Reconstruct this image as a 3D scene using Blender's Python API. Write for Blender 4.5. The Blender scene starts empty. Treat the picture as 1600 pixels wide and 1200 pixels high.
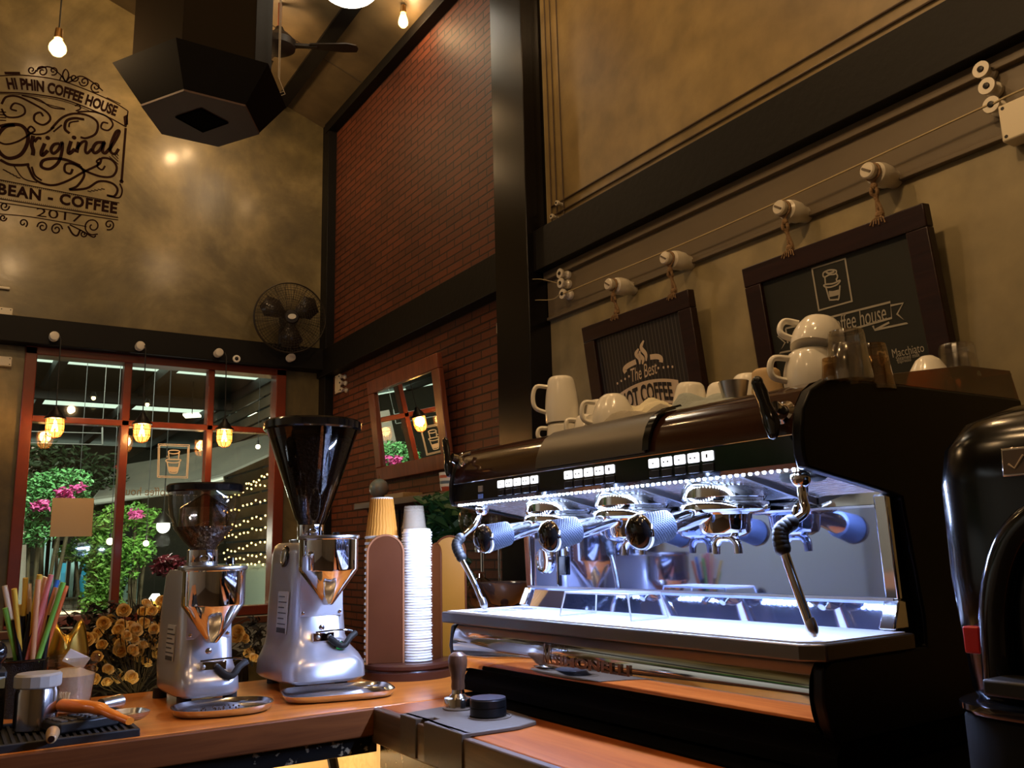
import bpy, math, random
import numpy as np
from mathutils import Vector, Matrix, Euler
random.seed(7)
R_ = math.radians
PI = math.pi
sc = bpy.context.scene
COL = sc.collection

# ------------------------------------------------------------------ camera, world, light, exposure
FPX = 1350.0
_a = Vector((-890, -280, -FPX)).normalized()
_b = Vector((2100, -205, -FPX)); _b = (_b - _a * _b.dot(_a)).normalized()
_z = _b.cross(_a)
ROT = Matrix((_b, _a, _z))                 # rows: world axes seen in camera space
CAM = Vector((0, 0, 1.33))
cd = bpy.data.cameras.new('camera'); cam = bpy.data.objects.new('camera', cd); COL.objects.link(cam)
cd.sensor_width = 36; cd.lens = 36 * FPX / 1600; cd.clip_start = 0.02; cd.clip_end = 100
cam.matrix_world = Matrix.Translation(CAM) @ ROT.to_4x4()
sc.camera = cam
sc.view_settings.view_transform = 'Standard'; sc.view_settings.look = 'None'
sc.view_settings.gamma = 1; sc.view_settings.use_curve_mapping = False
sc.view_settings.exposure = 0.2
w = bpy.data.worlds.new('world'); sc.world = w; w.use_nodes = True
wb = w.node_tree.nodes['Background']; wb.inputs[0].default_value = (.66, .80, .64, 1); wb.inputs[1].default_value = 1.3

def P(px, py, x=None, y=None, z=None):
    """point seen at photo pixel (px,py) on the plane x=, y= or z= of the room"""
    r = ROT @ Vector((px - 800, 600 - py, -FPX))
    t = x / r.x if x is not None else (y / r.y if y is not None else (z - CAM.z) / r.z)
    return CAM + r * t

def lamp(name, loc, power, color, radius=.03):
    l = bpy.data.lights.new(name, 'POINT'); l.energy = power; l.color = color; l.shadow_soft_size = radius
    o = bpy.data.objects.new(name, l); COL.objects.link(o); o.location = loc
    return o
WARM = (1, .63, .30)
def area(name, loc, rot, sx, sy, power, color):
    l = bpy.data.lights.new(name, 'AREA'); l.shape = 'RECTANGLE'; l.size = sx; l.size_y = sy; l.energy = power; l.color = color
    o = bpy.data.objects.new(name, l); COL.objects.link(o); o.location = loc; o.rotation_euler = rot
    return o

# ------------------------------------------------------------------ materials
MATS = {}
def mat(name, col=(.5,.5,.5), rough=.5, metal=0, emit=None, es=1, trans=0, ior=1.45, coat=0, var=None, vs=5, bump=0, bs=30, alpha=1, aniso=0, spec=.5, stretch=(1,1,1)):
    if name in MATS: return MATS[name]
    m = bpy.data.materials.new(name); m.use_nodes = True; MATS[name] = m
    nt = m.node_tree; p = nt.nodes['Principled BSDF']
    p.inputs['Base Color'].default_value = (*col, 1); p.inputs['Roughness'].default_value = rough; p.inputs['Metallic'].default_value = metal
    p.inputs['Transmission Weight'].default_value = trans; p.inputs['IOR'].default_value = ior; p.inputs['Coat Weight'].default_value = coat
    p.inputs['Coat Roughness'].default_value = .08
    p.inputs['Specular IOR Level'].default_value = spec
    p.inputs['Alpha'].default_value = alpha
    if emit: p.inputs['Emission Color'].default_value = (*emit, 1); p.inputs['Emission Strength'].default_value = es
    if var or bump:
        tc = nt.nodes.new('ShaderNodeTexCoord'); mp = nt.nodes.new('ShaderNodeMapping'); nt.links.new(tc.outputs['Object'], mp.inputs[0])
        mp.inputs['Scale'].default_value = stretch
    if var:
        n = nt.nodes.new('ShaderNodeTexNoise'); n.inputs['Scale'].default_value = vs; n.inputs['Detail'].default_value = 6; n.inputs['Roughness'].default_value = .6
        nt.links.new(mp.outputs[0], n.inputs[0])
        r = nt.nodes.new('ShaderNodeValToRGB'); r.color_ramp.elements[0].position = .3; r.color_ramp.elements[1].position = .7
        r.color_ramp.elements[0].color = (*col, 1); r.color_ramp.elements[1].color = (*var, 1)
        nt.links.new(n.outputs[0], r.inputs[0]); nt.links.new(r.outputs[0], p.inputs['Base Color'])
    if bump:
        n = nt.nodes.new('ShaderNodeTexNoise'); n.inputs['Scale'].default_value = bs; n.inputs['Detail'].default_value = 4
        nt.links.new(mp.outputs[0], n.inputs[0])
        b = nt.nodes.new('ShaderNodeBump'); b.inputs['Strength'].default_value = bump; b.inputs['Distance'].default_value = .01
        nt.links.new(n.outputs[0], b.inputs['Height']); nt.links.new(b.outputs[0], p.inputs['Normal'])
    return m

def mat_brick():
    m = bpy.data.materials.new('brick_veneer'); m.use_nodes = True; nt = m.node_tree; p = nt.nodes['Principled BSDF']
    N = nt.nodes.new; L = nt.links.new
    tc = N('ShaderNodeTexCoord'); sp = N('ShaderNodeSeparateXYZ'); cb = N('ShaderNodeCombineXYZ')
    L(tc.outputs['Object'], sp.inputs[0]); L(sp.outputs['Y'], cb.inputs['X']); L(sp.outputs['Z'], cb.inputs['Y'])
    br = N('ShaderNodeTexBrick'); L(cb.outputs[0], br.inputs[0])
    br.inputs['Scale'].default_value = 1; br.inputs['Brick Width'].default_value = .15; br.inputs['Row Height'].default_value = .039
    br.inputs['Mortar Size'].default_value = .0045; br.inputs['Mortar Smooth'].default_value = .25; br.inputs['Bias'].default_value = 0
    br.inputs['Color1'].default_value = (.170, .044, .017, 1); br.inputs['Color2'].default_value = (.115, .032, .013, 1); br.inputs['Mortar'].default_value = (.03, .012, .009, 1)
    no = N('ShaderNodeTexNoise'); no.inputs['Scale'].default_value = 2.2; no.inputs['Detail'].default_value = 5; L(tc.outputs['Object'], no.inputs[0])
    hs = N('ShaderNodeMixRGB'); hs.blend_type = 'MULTIPLY'; hs.inputs[0].default_value = .5; L(br.outputs['Color'], hs.inputs[1]); L(no.outputs[0], hs.inputs[2])
    L(hs.outputs[0], p.inputs['Base Color']); p.inputs['Roughness'].default_value = .55; p.inputs['Specular IOR Level'].default_value = .35
    inv = N('ShaderNodeMath'); inv.operation = 'SUBTRACT'; inv.inputs[0].default_value = 1; L(br.outputs['Fac'], inv.inputs[1])
    n2 = N('ShaderNodeTexNoise'); n2.inputs['Scale'].default_value = 45; L(tc.outputs['Object'], n2.inputs[0])
    ad = N('ShaderNodeMath'); ad.operation = 'MULTIPLY_ADD'; L(n2.outputs[0], ad.inputs[0]); ad.inputs[1].default_value = .15; L(inv.outputs[0], ad.inputs[2])
    b = N('ShaderNodeBump'); b.inputs['Strength'].default_value = 1; b.inputs['Distance'].default_value = .008; L(ad.outputs[0], b.inputs['Height']); L(b.outputs[0], p.inputs['Normal'])
    return m

def mat_plaster(name, c1, c2, c3, rough, coat, coatr=.12, sc_=1.3):
    m = bpy.data.materials.new(name); m.use_nodes = True; nt = m.node_tree; p = nt.nodes['Principled BSDF']; N = nt.nodes.new; L = nt.links.new
    tc = N('ShaderNodeTexCoord')
    n1 = N('ShaderNodeTexNoise'); n1.inputs['Scale'].default_value = sc_; n1.inputs['Detail'].default_value = 8; n1.inputs['Roughness'].default_value = .62; n1.inputs['Distortion'].default_value = .6
    L(tc.outputs['Object'], n1.inputs[0])
    r = N('ShaderNodeValToRGB'); e = r.color_ramp.elements; e[0].position = .34; e[0].color = (*c1, 1); e[1].position = .68; e[1].color = (*c3, 1)
    k = e.new(.5); k.color = (*c2, 1); L(n1.outputs[0], r.inputs[0])
    n2 = N('ShaderNodeTexNoise'); n2.inputs['Scale'].default_value = 9; n2.inputs['Detail'].default_value = 8; L(tc.outputs['Object'], n2.inputs[0])
    r2 = N('ShaderNodeMapRange'); r2.inputs[1].default_value = .3; r2.inputs[2].default_value = .7; r2.inputs[3].default_value = .72; r2.inputs[4].default_value = 1.12; L(n2.outputs[0], r2.inputs[0])
    mx = N('ShaderNodeMixRGB'); mx.blend_type = 'MULTIPLY'; mx.inputs[0].default_value = 1; L(r.outputs[0], mx.inputs[1]); L(r2.outputs[0], mx.inputs[2])
    L(mx.outputs[0], p.inputs['Base Color']); p.inputs['Roughness'].default_value = rough
    p.inputs['Coat Weight'].default_value = coat; p.inputs['Coat Roughness'].default_value = coatr
    b = N('ShaderNodeBump'); b.inputs['Strength'].default_value = .25; b.inputs['Distance'].default_value = .012; L(n1.outputs[0], b.inputs['Height'])
    L(b.outputs[0], p.inputs['Normal']); L(b.outputs[0], p.inputs['Coat Normal'])
    return m

def mat_wood(name, c1, c2, axis='X', rough=.3, coat=.4, plank=.14, scale=1.0, spec=.4):
    m = bpy.data.materials.new(name); m.use_nodes = True; nt = m.node_tree; p = nt.nodes['Principled BSDF']; N = nt.nodes.new; L = nt.links.new
    tc = N('ShaderNodeTexCoord'); mp = N('ShaderNodeMapping'); L(tc.outputs['Object'], mp.inputs[0])
    s = {'X': (1.2, 14, 14), 'Y': (14, 1.2, 14), 'Z': (14, 14, 1.2)}[axis]; mp.inputs['Scale'].default_value = [v * scale for v in s]
    n = N('ShaderNodeTexNoise'); n.inputs['Scale'].default_value = 2.2; n.inputs['Detail'].default_value = 8; n.inputs['Distortion'].default_value = 1.2; L(mp.outputs[0], n.inputs[0])
    r = N('ShaderNodeValToRGB'); e = r.color_ramp.elements; e[0].position = .3; e[1].position = .7; e[0].color = (*c1, 1); e[1].color = (*c2, 1); L(n.outputs[0], r.inputs[0])
    L(r.outputs[0], p.inputs['Base Color'])
    p.inputs['Roughness'].default_value = rough; p.inputs['Coat Weight'].default_value = coat; p.inputs['Coat Roughness'].default_value = .15; p.inputs['Specular IOR Level'].default_value = spec
    b = N('ShaderNodeBump'); b.inputs['Strength'].default_value = .15; b.inputs['Distance'].default_value = .004; L(n.outputs[0], b.inputs['Height']); L(b.outputs[0], p.inputs['Normal'])
    return m

def mat_glass(name, col=(1,1,1), mixw=.12, rough=.02, dark=None):
    """thin sheet glass: mostly see-through with a mirror coat, lets light pass"""
    m = bpy.data.materials.new(name); m.use_nodes = True; nt = m.node_tree; N = nt.nodes.new; L = nt.links.new
    nt.nodes.remove(nt.nodes['Principled BSDF']); out = nt.nodes['Material Output']
    t = N('ShaderNodeBsdfTransparent'); t.inputs[0].default_value = (*col, 1)
    g = N('ShaderNodeBsdfGlossy'); g.inputs['Roughness'].default_value = rough
    f = N('ShaderNodeFresnel'); ge = N('ShaderNodeNewGeometry'); bf = N('ShaderNodeMath'); bf.operation = 'MULTIPLY_ADD'; bf.inputs[1].default_value = -.8333; bf.inputs[2].default_value = 1.5; L(ge.outputs['Backfacing'], bf.inputs[0]); L(bf.outputs[0], f.inputs[0])
    a = N('ShaderNodeMath'); a.operation = 'MULTIPLY_ADD'; a.inputs[1].default_value = 1; a.inputs[2].default_value = mixw; L(f.outputs[0], a.inputs[0]); a.use_clamp = True
    mx = N('ShaderNodeMixShader'); L(a.outputs[0], mx.inputs[0]); L(t.outputs[0], mx.inputs[1]); L(g.outputs[0], mx.inputs[2]); L(mx.outputs[0], out.inputs[0])
    return m

CHROME = mat('chrome', (.86,.87,.9), .05, 1)
STEEL = mat('brushed_steel', (.55,.54,.52), .28, 1, bump=.03, bs=200, stretch=(.05,1,1))
DSTEEL = mat('dark_steel', (.16,.15,.15), .3, 1)
BLACKG = mat('gloss_black', (.006,.006,.007), .12, 0, coat=.5)
BLACKM = mat('matte_black', (.008,.008,.008), .5)
BEAMM = mat('beam_black', (.005,.004,.003), .55, bump=.1, bs=40, spec=.2)
BROWNG = mat('smoked_brown_plastic', (.035,.012,.006), .1, 0, coat=.6)
PORC = mat('porcelain', (.88,.84,.74), .18, coat=.5)
INSUL = mat('insulator_ceramic', (.62,.56,.45), .3, coat=.3)
IRON = mat('black_iron', (.015,.013,.012), .4, .6)
RUBBER = mat('black_rubber', (.012,.012,.012), .6)
ORANGEW = mat('orange_red_painted_wood', (.17,.026,.008), .35, var=(.12,.02,.007), vs=8, coat=.2)
BRICK = mat_brick()
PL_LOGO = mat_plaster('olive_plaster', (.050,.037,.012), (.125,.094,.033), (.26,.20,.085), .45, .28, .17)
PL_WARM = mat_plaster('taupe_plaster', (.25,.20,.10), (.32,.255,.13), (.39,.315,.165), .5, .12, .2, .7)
PL_CEIL = mat_plaster('ceiling_sheet', (.09,.064,.03), (.115,.08,.038), (.14,.10,.05), .5, .12, .3, .8)
PL_DIM = mat('dim_plaster', (.20,.15,.09), .6, var=(.27,.2,.12), vs=1.5)
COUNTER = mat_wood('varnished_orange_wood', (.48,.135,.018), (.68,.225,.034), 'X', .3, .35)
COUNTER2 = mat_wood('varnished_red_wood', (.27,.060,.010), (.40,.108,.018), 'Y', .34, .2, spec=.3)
EDGEW = mat_wood('timber_edge', (.10,.030,.008), (.22,.070,.018), 'X', .5, .0, spec=.15)
EDGEW2 = mat_wood('timber_edge_dark', (.055,.03,.015), (.13,.075,.04), 'Y', .45, .1)
DARKW = mat_wood('dark_frame_wood', (.012,.004,.003), (.026,.008,.005), 'Y', .4, .0, spec=.3)
REDW = mat_wood('red_brown_wood', (.12,.03,.012), (.22,.06,.022), 'Z', .3, .3)
GLASS = mat_glass('window_glass', (.93,.97,.94), .03)
CLEAR = mat_glass('clear_plastic', (.86,.82,.76), .10, .05)
TUMBLER = mat_glass('tumbler_glass', (.93,.90,.84), .26, .14)
GOLD = mat('gold_foil', (1,.66,.12), .24, 1)

# ------------------------------------------------------------------ mesh helpers
class MB:
    def __init__(s): s.v = []; s.f = []; s.sm = []
    def add(s, vs, fs, smooth=True, M=None):
        n = len(s.v)
        s.v += [tuple(M @ Vector(p)) if M else tuple(p) for p in vs]
        s.f += [tuple(i + n for i in f) for f in fs]; s.sm += [smooth] * len(fs)
        return s
    def box(s, c, d, M=None, rot=None):
        x, y, z = [q / 2 for q in d]
        vs = [Vector((sx * x, sy * y, sz * z)) for sx in (-1, 1) for sy in (-1, 1) for sz in (-1, 1)]
        if rot is not None: e = Euler(rot).to_matrix(); vs = [e @ v for v in vs]
        vs = [v + Vector(c) for v in vs]
        return s.add(vs, [(0,1,3,2),(4,6,7,5),(0,4,5,1),(2,3,7,6),(0,2,6,4),(1,5,7,3)], False, M)
    def lathe(s, prof, c=(0,0,0), seg=32, M=None, axis=None, cap=True, sx=1, sy=1):
        """prof: [(r,h)..] revolved about +Z (or axis) at c"""
        rot = Matrix.Identity(3) if axis is None else Vector((0,0,1)).rotation_difference(Vector(axis)).to_matrix()
        vs = []; fs = []
        for r, h in prof:
            for i in range(seg):
                a = 2 * PI * i / seg; vs.append(rot @ Vector((r * math.cos(a) * sx, r * math.sin(a) * sy, h)) + Vector(c))
        for j in range(len(prof) - 1):
            for i in range(seg):
                k = (i + 1) % seg; fs.append((j*seg+i, j*seg+k, (j+1)*seg+k, (j+1)*seg+i))
        if cap:
            if prof[0][0] > 1e-5: fs.append(tuple(reversed(range(seg))))
            if prof[-1][0] > 1e-5: fs.append(tuple((len(prof)-1)*seg + i for i in range(seg)))
        return s.add(vs, fs, True, M)
    def cyl(s, p0, p1, r0, r1=None, seg=20, M=None):
        p0 = Vector(p0); p1 = Vector(p1); d = p1 - p0
        return s.lathe([(r0, 0), (r0 if r1 is None else r1, d.length)], p0, seg, M, d)
    def sph(s, c, r, seg=20, rings=12, sc_=(1,1,1), M=None):
        vs = []; fs = []
        for j in range(rings + 1):
            t = PI * j / rings
            for i in range(seg):
                a = 2*PI*i/seg; vs.append((c[0]+r*math.sin(t)*math.cos(a)*sc_[0], c[1]+r*math.sin(t)*math.sin(a)*sc_[1], c[2]-r*math.cos(t)*sc_[2]))
        for j in range(rings):
            for i in range(seg):
                k = (i+1) % seg; fs.append((j*seg+i, j*seg+k, (j+1)*seg+k, (j+1)*seg+i))
        return s.add(vs, fs, True, M)
    def tube(s, pts, r, seg=10, M=None, closed=False, sub=0, flat=1):
        pts = [Vector(p) for p in pts]
        if sub: pts = smooth_path(pts, sub, closed)
        n = len(pts); rs = r if isinstance(r, (list, tuple)) else None
        vs = []; fs = []; up = None
        for i, p in enumerate(pts):
            a = pts[(i-1) % n] if (closed or i > 0) else p; b = pts[(i+1) % n] if (closed or i < n-1) else p
            t = (b - a).normalized() if (b - a).length > 1e-9 else Vector((0,0,1))
            if up is None: up = Vector((0,0,1)) if abs(t.z) < .9 else Vector((1,0,0))
            u = (up - t * up.dot(t)).normalized(); v_ = t.cross(u); up = u
            rr = r if rs is None else (rs[0] + (rs[-1]-rs[0])*i/(n-1) if len(rs) == 2 else rs[min(i * len(rs) // n, len(rs)-1)])
            for k in range(seg):
                q = 2*PI*k/seg; vs.append(p + (u*math.cos(q)*flat + v_*math.sin(q)) * rr)
        m = n if closed else n - 1
        for i in range(m):
            for k in range(seg):
                l = (k+1) % seg; j = (i+1) % n; fs.append((i*seg+k, i*seg+l, j*seg+l, j*seg+k))
        if not closed: fs.append(tuple(reversed(range(seg)))); fs.append(tuple((n-1)*seg+k for k in range(seg)))
        return s.add(vs, fs, True, M)
    def prism(s, poly, a, b, plane='XZ', M=None, smooth=False):
        """poly 2D in the given plane, extruded along the third axis from a to b"""
        def m3(u, v, w_): return {'XZ': (u, w_, v), 'YZ': (w_, u, v), 'XY': (u, v, w_)}[plane]
        n = len(poly); vs = [m3(u, v, a) for u, v in poly] + [m3(u, v, b) for u, v in poly]
        fs = [(i, (i+1) % n, n + (i+1) % n, n + i) for i in range(n)]
        s.add(vs, fs, smooth, M); k = len(s.v) - 2*n
        s.f += [tuple(k + i for i in reversed(range(n))), tuple(k + n + i for i in range(n))]; s.sm += [False, False]
        return s
    def loft(s, rings, M=None, cap=True, smooth=True):
        n = len(rings[0]); vs = [p for r in rings for p in r]
        fs = [(j*n+i, j*n+(i+1) % n, (j+1)*n+(i+1) % n, (j+1)*n+i) for j in range(len(rings)-1) for i in range(n)]
        if cap: fs += [tuple(reversed(range(n))), tuple((len(rings)-1)*n + i for i in range(n))]
        return s.add(vs, fs, smooth, M)
    def build(s, name, m, parent=None, ang=35, bev=0, seg=2, loc=None):
        me = bpy.data.meshes.new(name); me.from_pydata(s.v, [], s.f); me.update()
        for p, q in zip(me.polygons, s.sm): p.use_smooth = q or bev > 0
        try: me.set_sharp_from_angle(angle=R_(ang))
        except Exception: pass
        if m is not None: me.materials.append(m)
        o = bpy.data.objects.new(name, me); COL.objects.link(o)
        if parent is not None: o.parent = parent
        if loc is not None: o.location = loc
        if bev:
            bm_ = o.modifiers.new('bevel', 'BEVEL'); bm_.width = bev; bm_.segments = seg; bm_.limit_method = 'ANGLE'; bm_.angle_limit = R_(40)
            bm_.harden_normals = False
        return o

def smooth_path(pts, sub, closed=False):
    out = []; n = len(pts); m = n if closed else n - 1
    for i in range(m):
        p1 = pts[i]; p2 = pts[(i+1) % n]
        p0 = pts[i-1] if (closed or i > 0) else p1*2 - p2
        p3 = pts[(i+2) % n] if (closed or i+2 < n) else p2*2 - p1
        for k in range(sub):
            t = k / sub
            out.append(.5*((2*p1) + (p2-p0)*t + (2*p0-5*p1+4*p2-p3)*t*t + (3*p1-p0-3*p2+p3)*t**3))
    if not closed: out.append(pts[-1])
    return out

def empty(name, loc=(0,0,0), rz=0, label=None, cat=None, group=None, parent=None):
    o = bpy.data.objects.new(name, None); COL.objects.link(o); o.location = loc; o.rotation_euler = (0, 0, rz); o.empty_display_size = .05
    if parent: o.parent = parent
    return tag(o, label, cat, group)
def tag(o, label=None, cat=None, group=None, kind=None):
    for k, v in (('label', label), ('category', cat), ('group', group), ('kind', kind)):
        if v: o[k] = v
    return o
def struct(o, label=None): o['kind'] = 'structure'; return tag(o, label)
def copy_tree(o, parent=None):
    kids = [c for c in bpy.data.objects if c.parent == o]
    c = o.copy(); COL.objects.link(c)
    if parent: c.parent = parent
    for k in kids: copy_tree(k, c)
    return c
KIDS = {}
def fast_copy(o, kids, loc=None, rot=None, label=None, group=None):
    c = o.copy(); COL.objects.link(c)
    if loc is not None: c.location = loc
    if rot is not None: c.rotation_euler = rot
    if label: c['label'] = label
    if group: c['group'] = group
    for k in kids: d = k.copy(); COL.objects.link(d); d.parent = c
    return c

def glyphs(s, size=1, sx=1, bold=0, shear=0, spacing=1, align='CENTER'):
    cu = bpy.data.curves.new('t', 'FONT'); cu.body = s; cu.size = size; cu.offset = bold; cu.shear = shear; cu.space_character = spacing
    cu.align_x = align; cu.align_y = 'CENTER'; cu.resolution_u = 3
    o = bpy.data.objects.new('t', cu); COL.objects.link(o)
    dg = bpy.context.evaluated_depsgraph_get(); me = bpy.data.meshes.new_from_object(o.evaluated_get(dg))
    vs = [(v.co.x * sx, v.co.y, v.co.z) for v in me.vertices]; fs = [tuple(p.vertices) for p in me.polygons]
    bpy.data.objects.remove(o); bpy.data.curves.remove(cu); bpy.data.meshes.remove(me)
    return vs, fs
def put_text(mb, s, size, f, fit=None, **k):
    """f maps flat text coordinates (x right, y up) to space; fit = (width, height) of the whole line"""
    vs, fs = glyphs(s, size, **k)
    if fit:
        x0 = min(v[0] for v in vs); x1 = max(v[0] for v in vs); y0 = min(v[1] for v in vs); y1 = max(v[1] for v in vs)
        vs = [((v[0]-(x0+x1)/2)/(x1-x0)*fit[0], (v[1]-(y0+y1)/2)/(y1-y0)*fit[1], 0) for v in vs]
    return mb.add([f(v[0], v[1]) for v in vs], fs, False)
def stroke(mb, pts, w_, f, sub=6, closed=False, taper=False):
    p = [Vector((a, b, 0)) for a, b in pts]
    if sub: p = smooth_path(p, sub, closed)
    n = len(p); vs = []
    for i in range(n):
        a = p[(i-1) % n] if closed or i > 0 else p[i]; b = p[(i+1) % n] if closed or i < n-1 else p[i]
        t = (b - a); t = t.normalized() if t.length > 1e-9 else Vector((1,0,0)); nn = Vector((-t.y, t.x, 0))
        ww = w_ / 2 * ((.35 + .65 * math.sin(PI * i / (n-1))) if taper else 1)
        vs += [f(*(p[i] + nn*ww).xy), f(*(p[i] - nn*ww).xy)]
    m = n if closed else n - 1
    mb.add(vs, [(2*i, 2*i+1, (2*i+3) % (2*n), (2*i+2) % (2*n)) for i in range(m)], False)
def disc(mb, x, y, r, f, n=14): mb.add([f(x + r*math.cos(2*PI*i/n), y + r*math.sin(2*PI*i/n)) for i in range(n)], [tuple(range(n))], False)

# ------------------------------------------------------------------ room shell
XW = 1.90; YW = 4.99; CT = 1.0
def ceil_z(x): return 4.02 + .355 * (XW - x)
o = MB().box((-1.2, 1.2, -.05), (6.6, 8.2, .1)).build('floor', mat('brown_floor_tile', (.07,.045,.03), .35, var=(.1,.065,.04), vs=4)); struct(o)
# right wall: plaster for y < 2.78, brick beyond (both at x = XW)
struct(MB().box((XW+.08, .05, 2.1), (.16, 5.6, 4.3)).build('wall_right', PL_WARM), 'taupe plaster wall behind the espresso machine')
struct(MB().box((XW+.08, 3.93, 2.1), (.16, 2.12, 4.3)).build('wall_right.001', BRICK), 'red brick wall beyond the black column')
# window wall with a hole (x .30-1.60, z 1.05-2.38)
wx0, wx1, wz0, wz1 = .30, 1.605, 1.05, 2.385
wl = MB(); T = .14
for (x0, x1, z0, z1) in ((-4.5, wx0, 0, 4.0), (wx1, XW, 0, 4.0), (wx0, wx1, 0, wz0), (wx0, wx1, wz1, 4.0)):
    wl.box(((x0+x1)/2, YW+T/2, (z0+z1)/2), (x1-x0, T, z1-z0))
wl.prism([(-4.5, 4.0), (XW, 4.0), (XW, 4.06), (-1.0, 5.2), (-4.5, 4.1)], YW, YW+T)
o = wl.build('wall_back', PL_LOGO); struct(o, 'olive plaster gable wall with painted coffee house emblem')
struct(MB().box((-4.5, 1.2, 2.5), (.16, 8.0, 5.4)).build('wall_left', mat('pale_side_wall', (.45,.42,.34), .6, var=(.5,.47,.4), vs=1.2)))
struct(MB().box((-1.2, -2.85, 2.5), (6.6, .16, 5.4)).build('wall_front', mat('cream_front_wall', (.20,.17,.12), .6, var=(.26,.22,.16), vs=1.2)))
# ceiling: two slopes
ce = MB()
ce.prism([(XW+.1, ceil_z(XW+.1)), (-1.0, ceil_z(-1.0)), (-1.0, ceil_z(-1.0)+.1), (XW+.1, ceil_z(XW+.1)+.1)], -2.9, YW+.1)
ce.prism([(-1.0, ceil_z(-1.0)), (-4.6, ceil_z(-1.0)-1.2), (-4.6, ceil_z(-1.0)-1.1), (-1.0, ceil_z(-1.0)+.1)], -2.9, YW+.1)
struct(ce.build('ceiling', PL_CEIL), 'sloping sheet ceiling')
# black steel beams and columns
tb = MB()
tb.box((XW-.02, 1.05, 2.462), (.10, 7.9, .165)); struct(tb.build('trim_1', BEAMM, bev=.003), 'black steel beam along the right and brick walls')
tb = MB().box((-1.3, YW-.045, 2.483), (6.4, .11, .135)); struct(tb.build('trim_2', BEAMM, bev=.003), 'black steel beam over the window')
tb = MB().box((XW-.04, 2.745, 2.1), (.12, .235, 4.3)); struct(tb.build('trim_3', mat('column_gloss_black', (.004,.003,.003), .24, spec=.3), bev=.003), 'black steel column between brick and plaster walls')
tb = MB().box((XW-.02, YW-.045, 2.1), (.07, .11, 4.2)); struct(tb.build('trim_4', BEAMM, bev=.003), 'black corner post')
tb = MB().box((XW-.03, 3.9, 4.015), (.06, 2.1, .07)); struct(tb.build('trim_5', BEAMM, bev=.003), 'dark cornice strip under the sloping ceiling')
tb = MB().box((XW-.015, 1.0, 2.365), (.03, 3.25, .035)).box((XW-.01, 1.0, 2.195), (.02, 3.25, .012)).box((XW-.006, 1.0, 2.28), (.012, 3.25, .165))
struct(tb.build('trim_6', mat('taupe_painted_rail', (.12,.09,.055), .5, var=(.15,.115,.07), vs=3), bev=.002), 'taupe rail running below the beam')
# upper panel frame lines on the plaster wall
tb = MB()
for yy in (2.58, 2.545, 2.50): tb.cyl((XW-.012, yy, 2.56), (XW-.012, yy, 4.05), .0025, seg=8)
for zz in (2.60, 2.64): tb.cyl((XW-.012, 2.58, zz), (XW-.012, -1.5, zz), .004, seg=8)
struct(tb.build('trim_7', mat('brown_conduit', (.05,.03,.015), .5)), 'thin metal conduits framing the upper plaster panel')
o = MB().box((XW-.003, .45, 3.33), (.006, 4.33, 1.53)).build('wall_panel', mat_plaster('ochre_varnished_panel', (.19,.130,.052), (.26,.185,.075), (.35,.255,.11), .38, .35, .26, .8)); struct(o, 'ochre varnished upper wall panel above the black beam')
# ceiling purlin and seams
tb = MB()
def purlin(xx, wdt, hgt):
    z = ceil_z(xx) - hgt/2; tb.box((xx, 1.1, z), (wdt, 7.7, hgt), rot=(0, math.atan(.355), 0))
purlin(1.555, .075, .045); purlin(.2, .07, .05); purlin(-.9, .07, .05)
struct(tb.build('trim_8', BEAMM), 'dark purlins under the ceiling')
tb = MB()
for yy in (4.35, 3.1, 1.9): tb.box((.45, yy, ceil_z(.45)-.002), (3.1, .006, .004), rot=(0, math.atan(.355), 0))
struct(tb.build('trim_9', mat('seam_dark', (.05,.035,.02), .6)), 'seams between ceiling sheets')

# ------------------------------------------------------------------ window
wf = MB(); fy = YW + .03
def bar(x0, x1, z0, z1, d=.07, y=None): wf.box(((x0+x1)/2, (y or fy), (z0+z1)/2), (x1-x0, d, z1-z0))
bar(wx0-.03, wx0+.025, wz0-.03, wz1+.03, .11); bar(wx1-.03, wx1+.03, wz0-.03, wz1+.03, .11)
bar(wx0-.03, wx1+.03, wz1-.01, wz1+.035, .11); bar(wx0-.03, wx1+.03, wz0-.045, wz0+.005, .11)
bar(.745, .785, wz0, wz1); bar(1.19, 1.225, wz0, wz1); bar(wx0, wx1, 2.03, 2.062)
win = wf.build('window_1', ORANGEW, bev=.004); struct(win, 'orange red painted timber window frame')
gp = MB().box(((wx0+wx1)/2, fy+.012, (wz0+wz1)/2), (wx1-wx0, .004, wz1-wz0)).build('glass_pane', GLASS, win)
struct(MB().box(((wx0+wx1)/2, YW-.03, wz0-.07), (1.42, .07, .035)).build('trim_10', mat('sill_brown', (.10,.035,.015), .4), bev=.003), 'brown window sill')
sp = MB().box((0.95, YW-.02, .90), (1.5, .05, .20)); struct(sp.build('trim_11', mat('pale_dado', (.30,.31,.27), .6), bev=.003), 'pale panel below the window sill')

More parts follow.
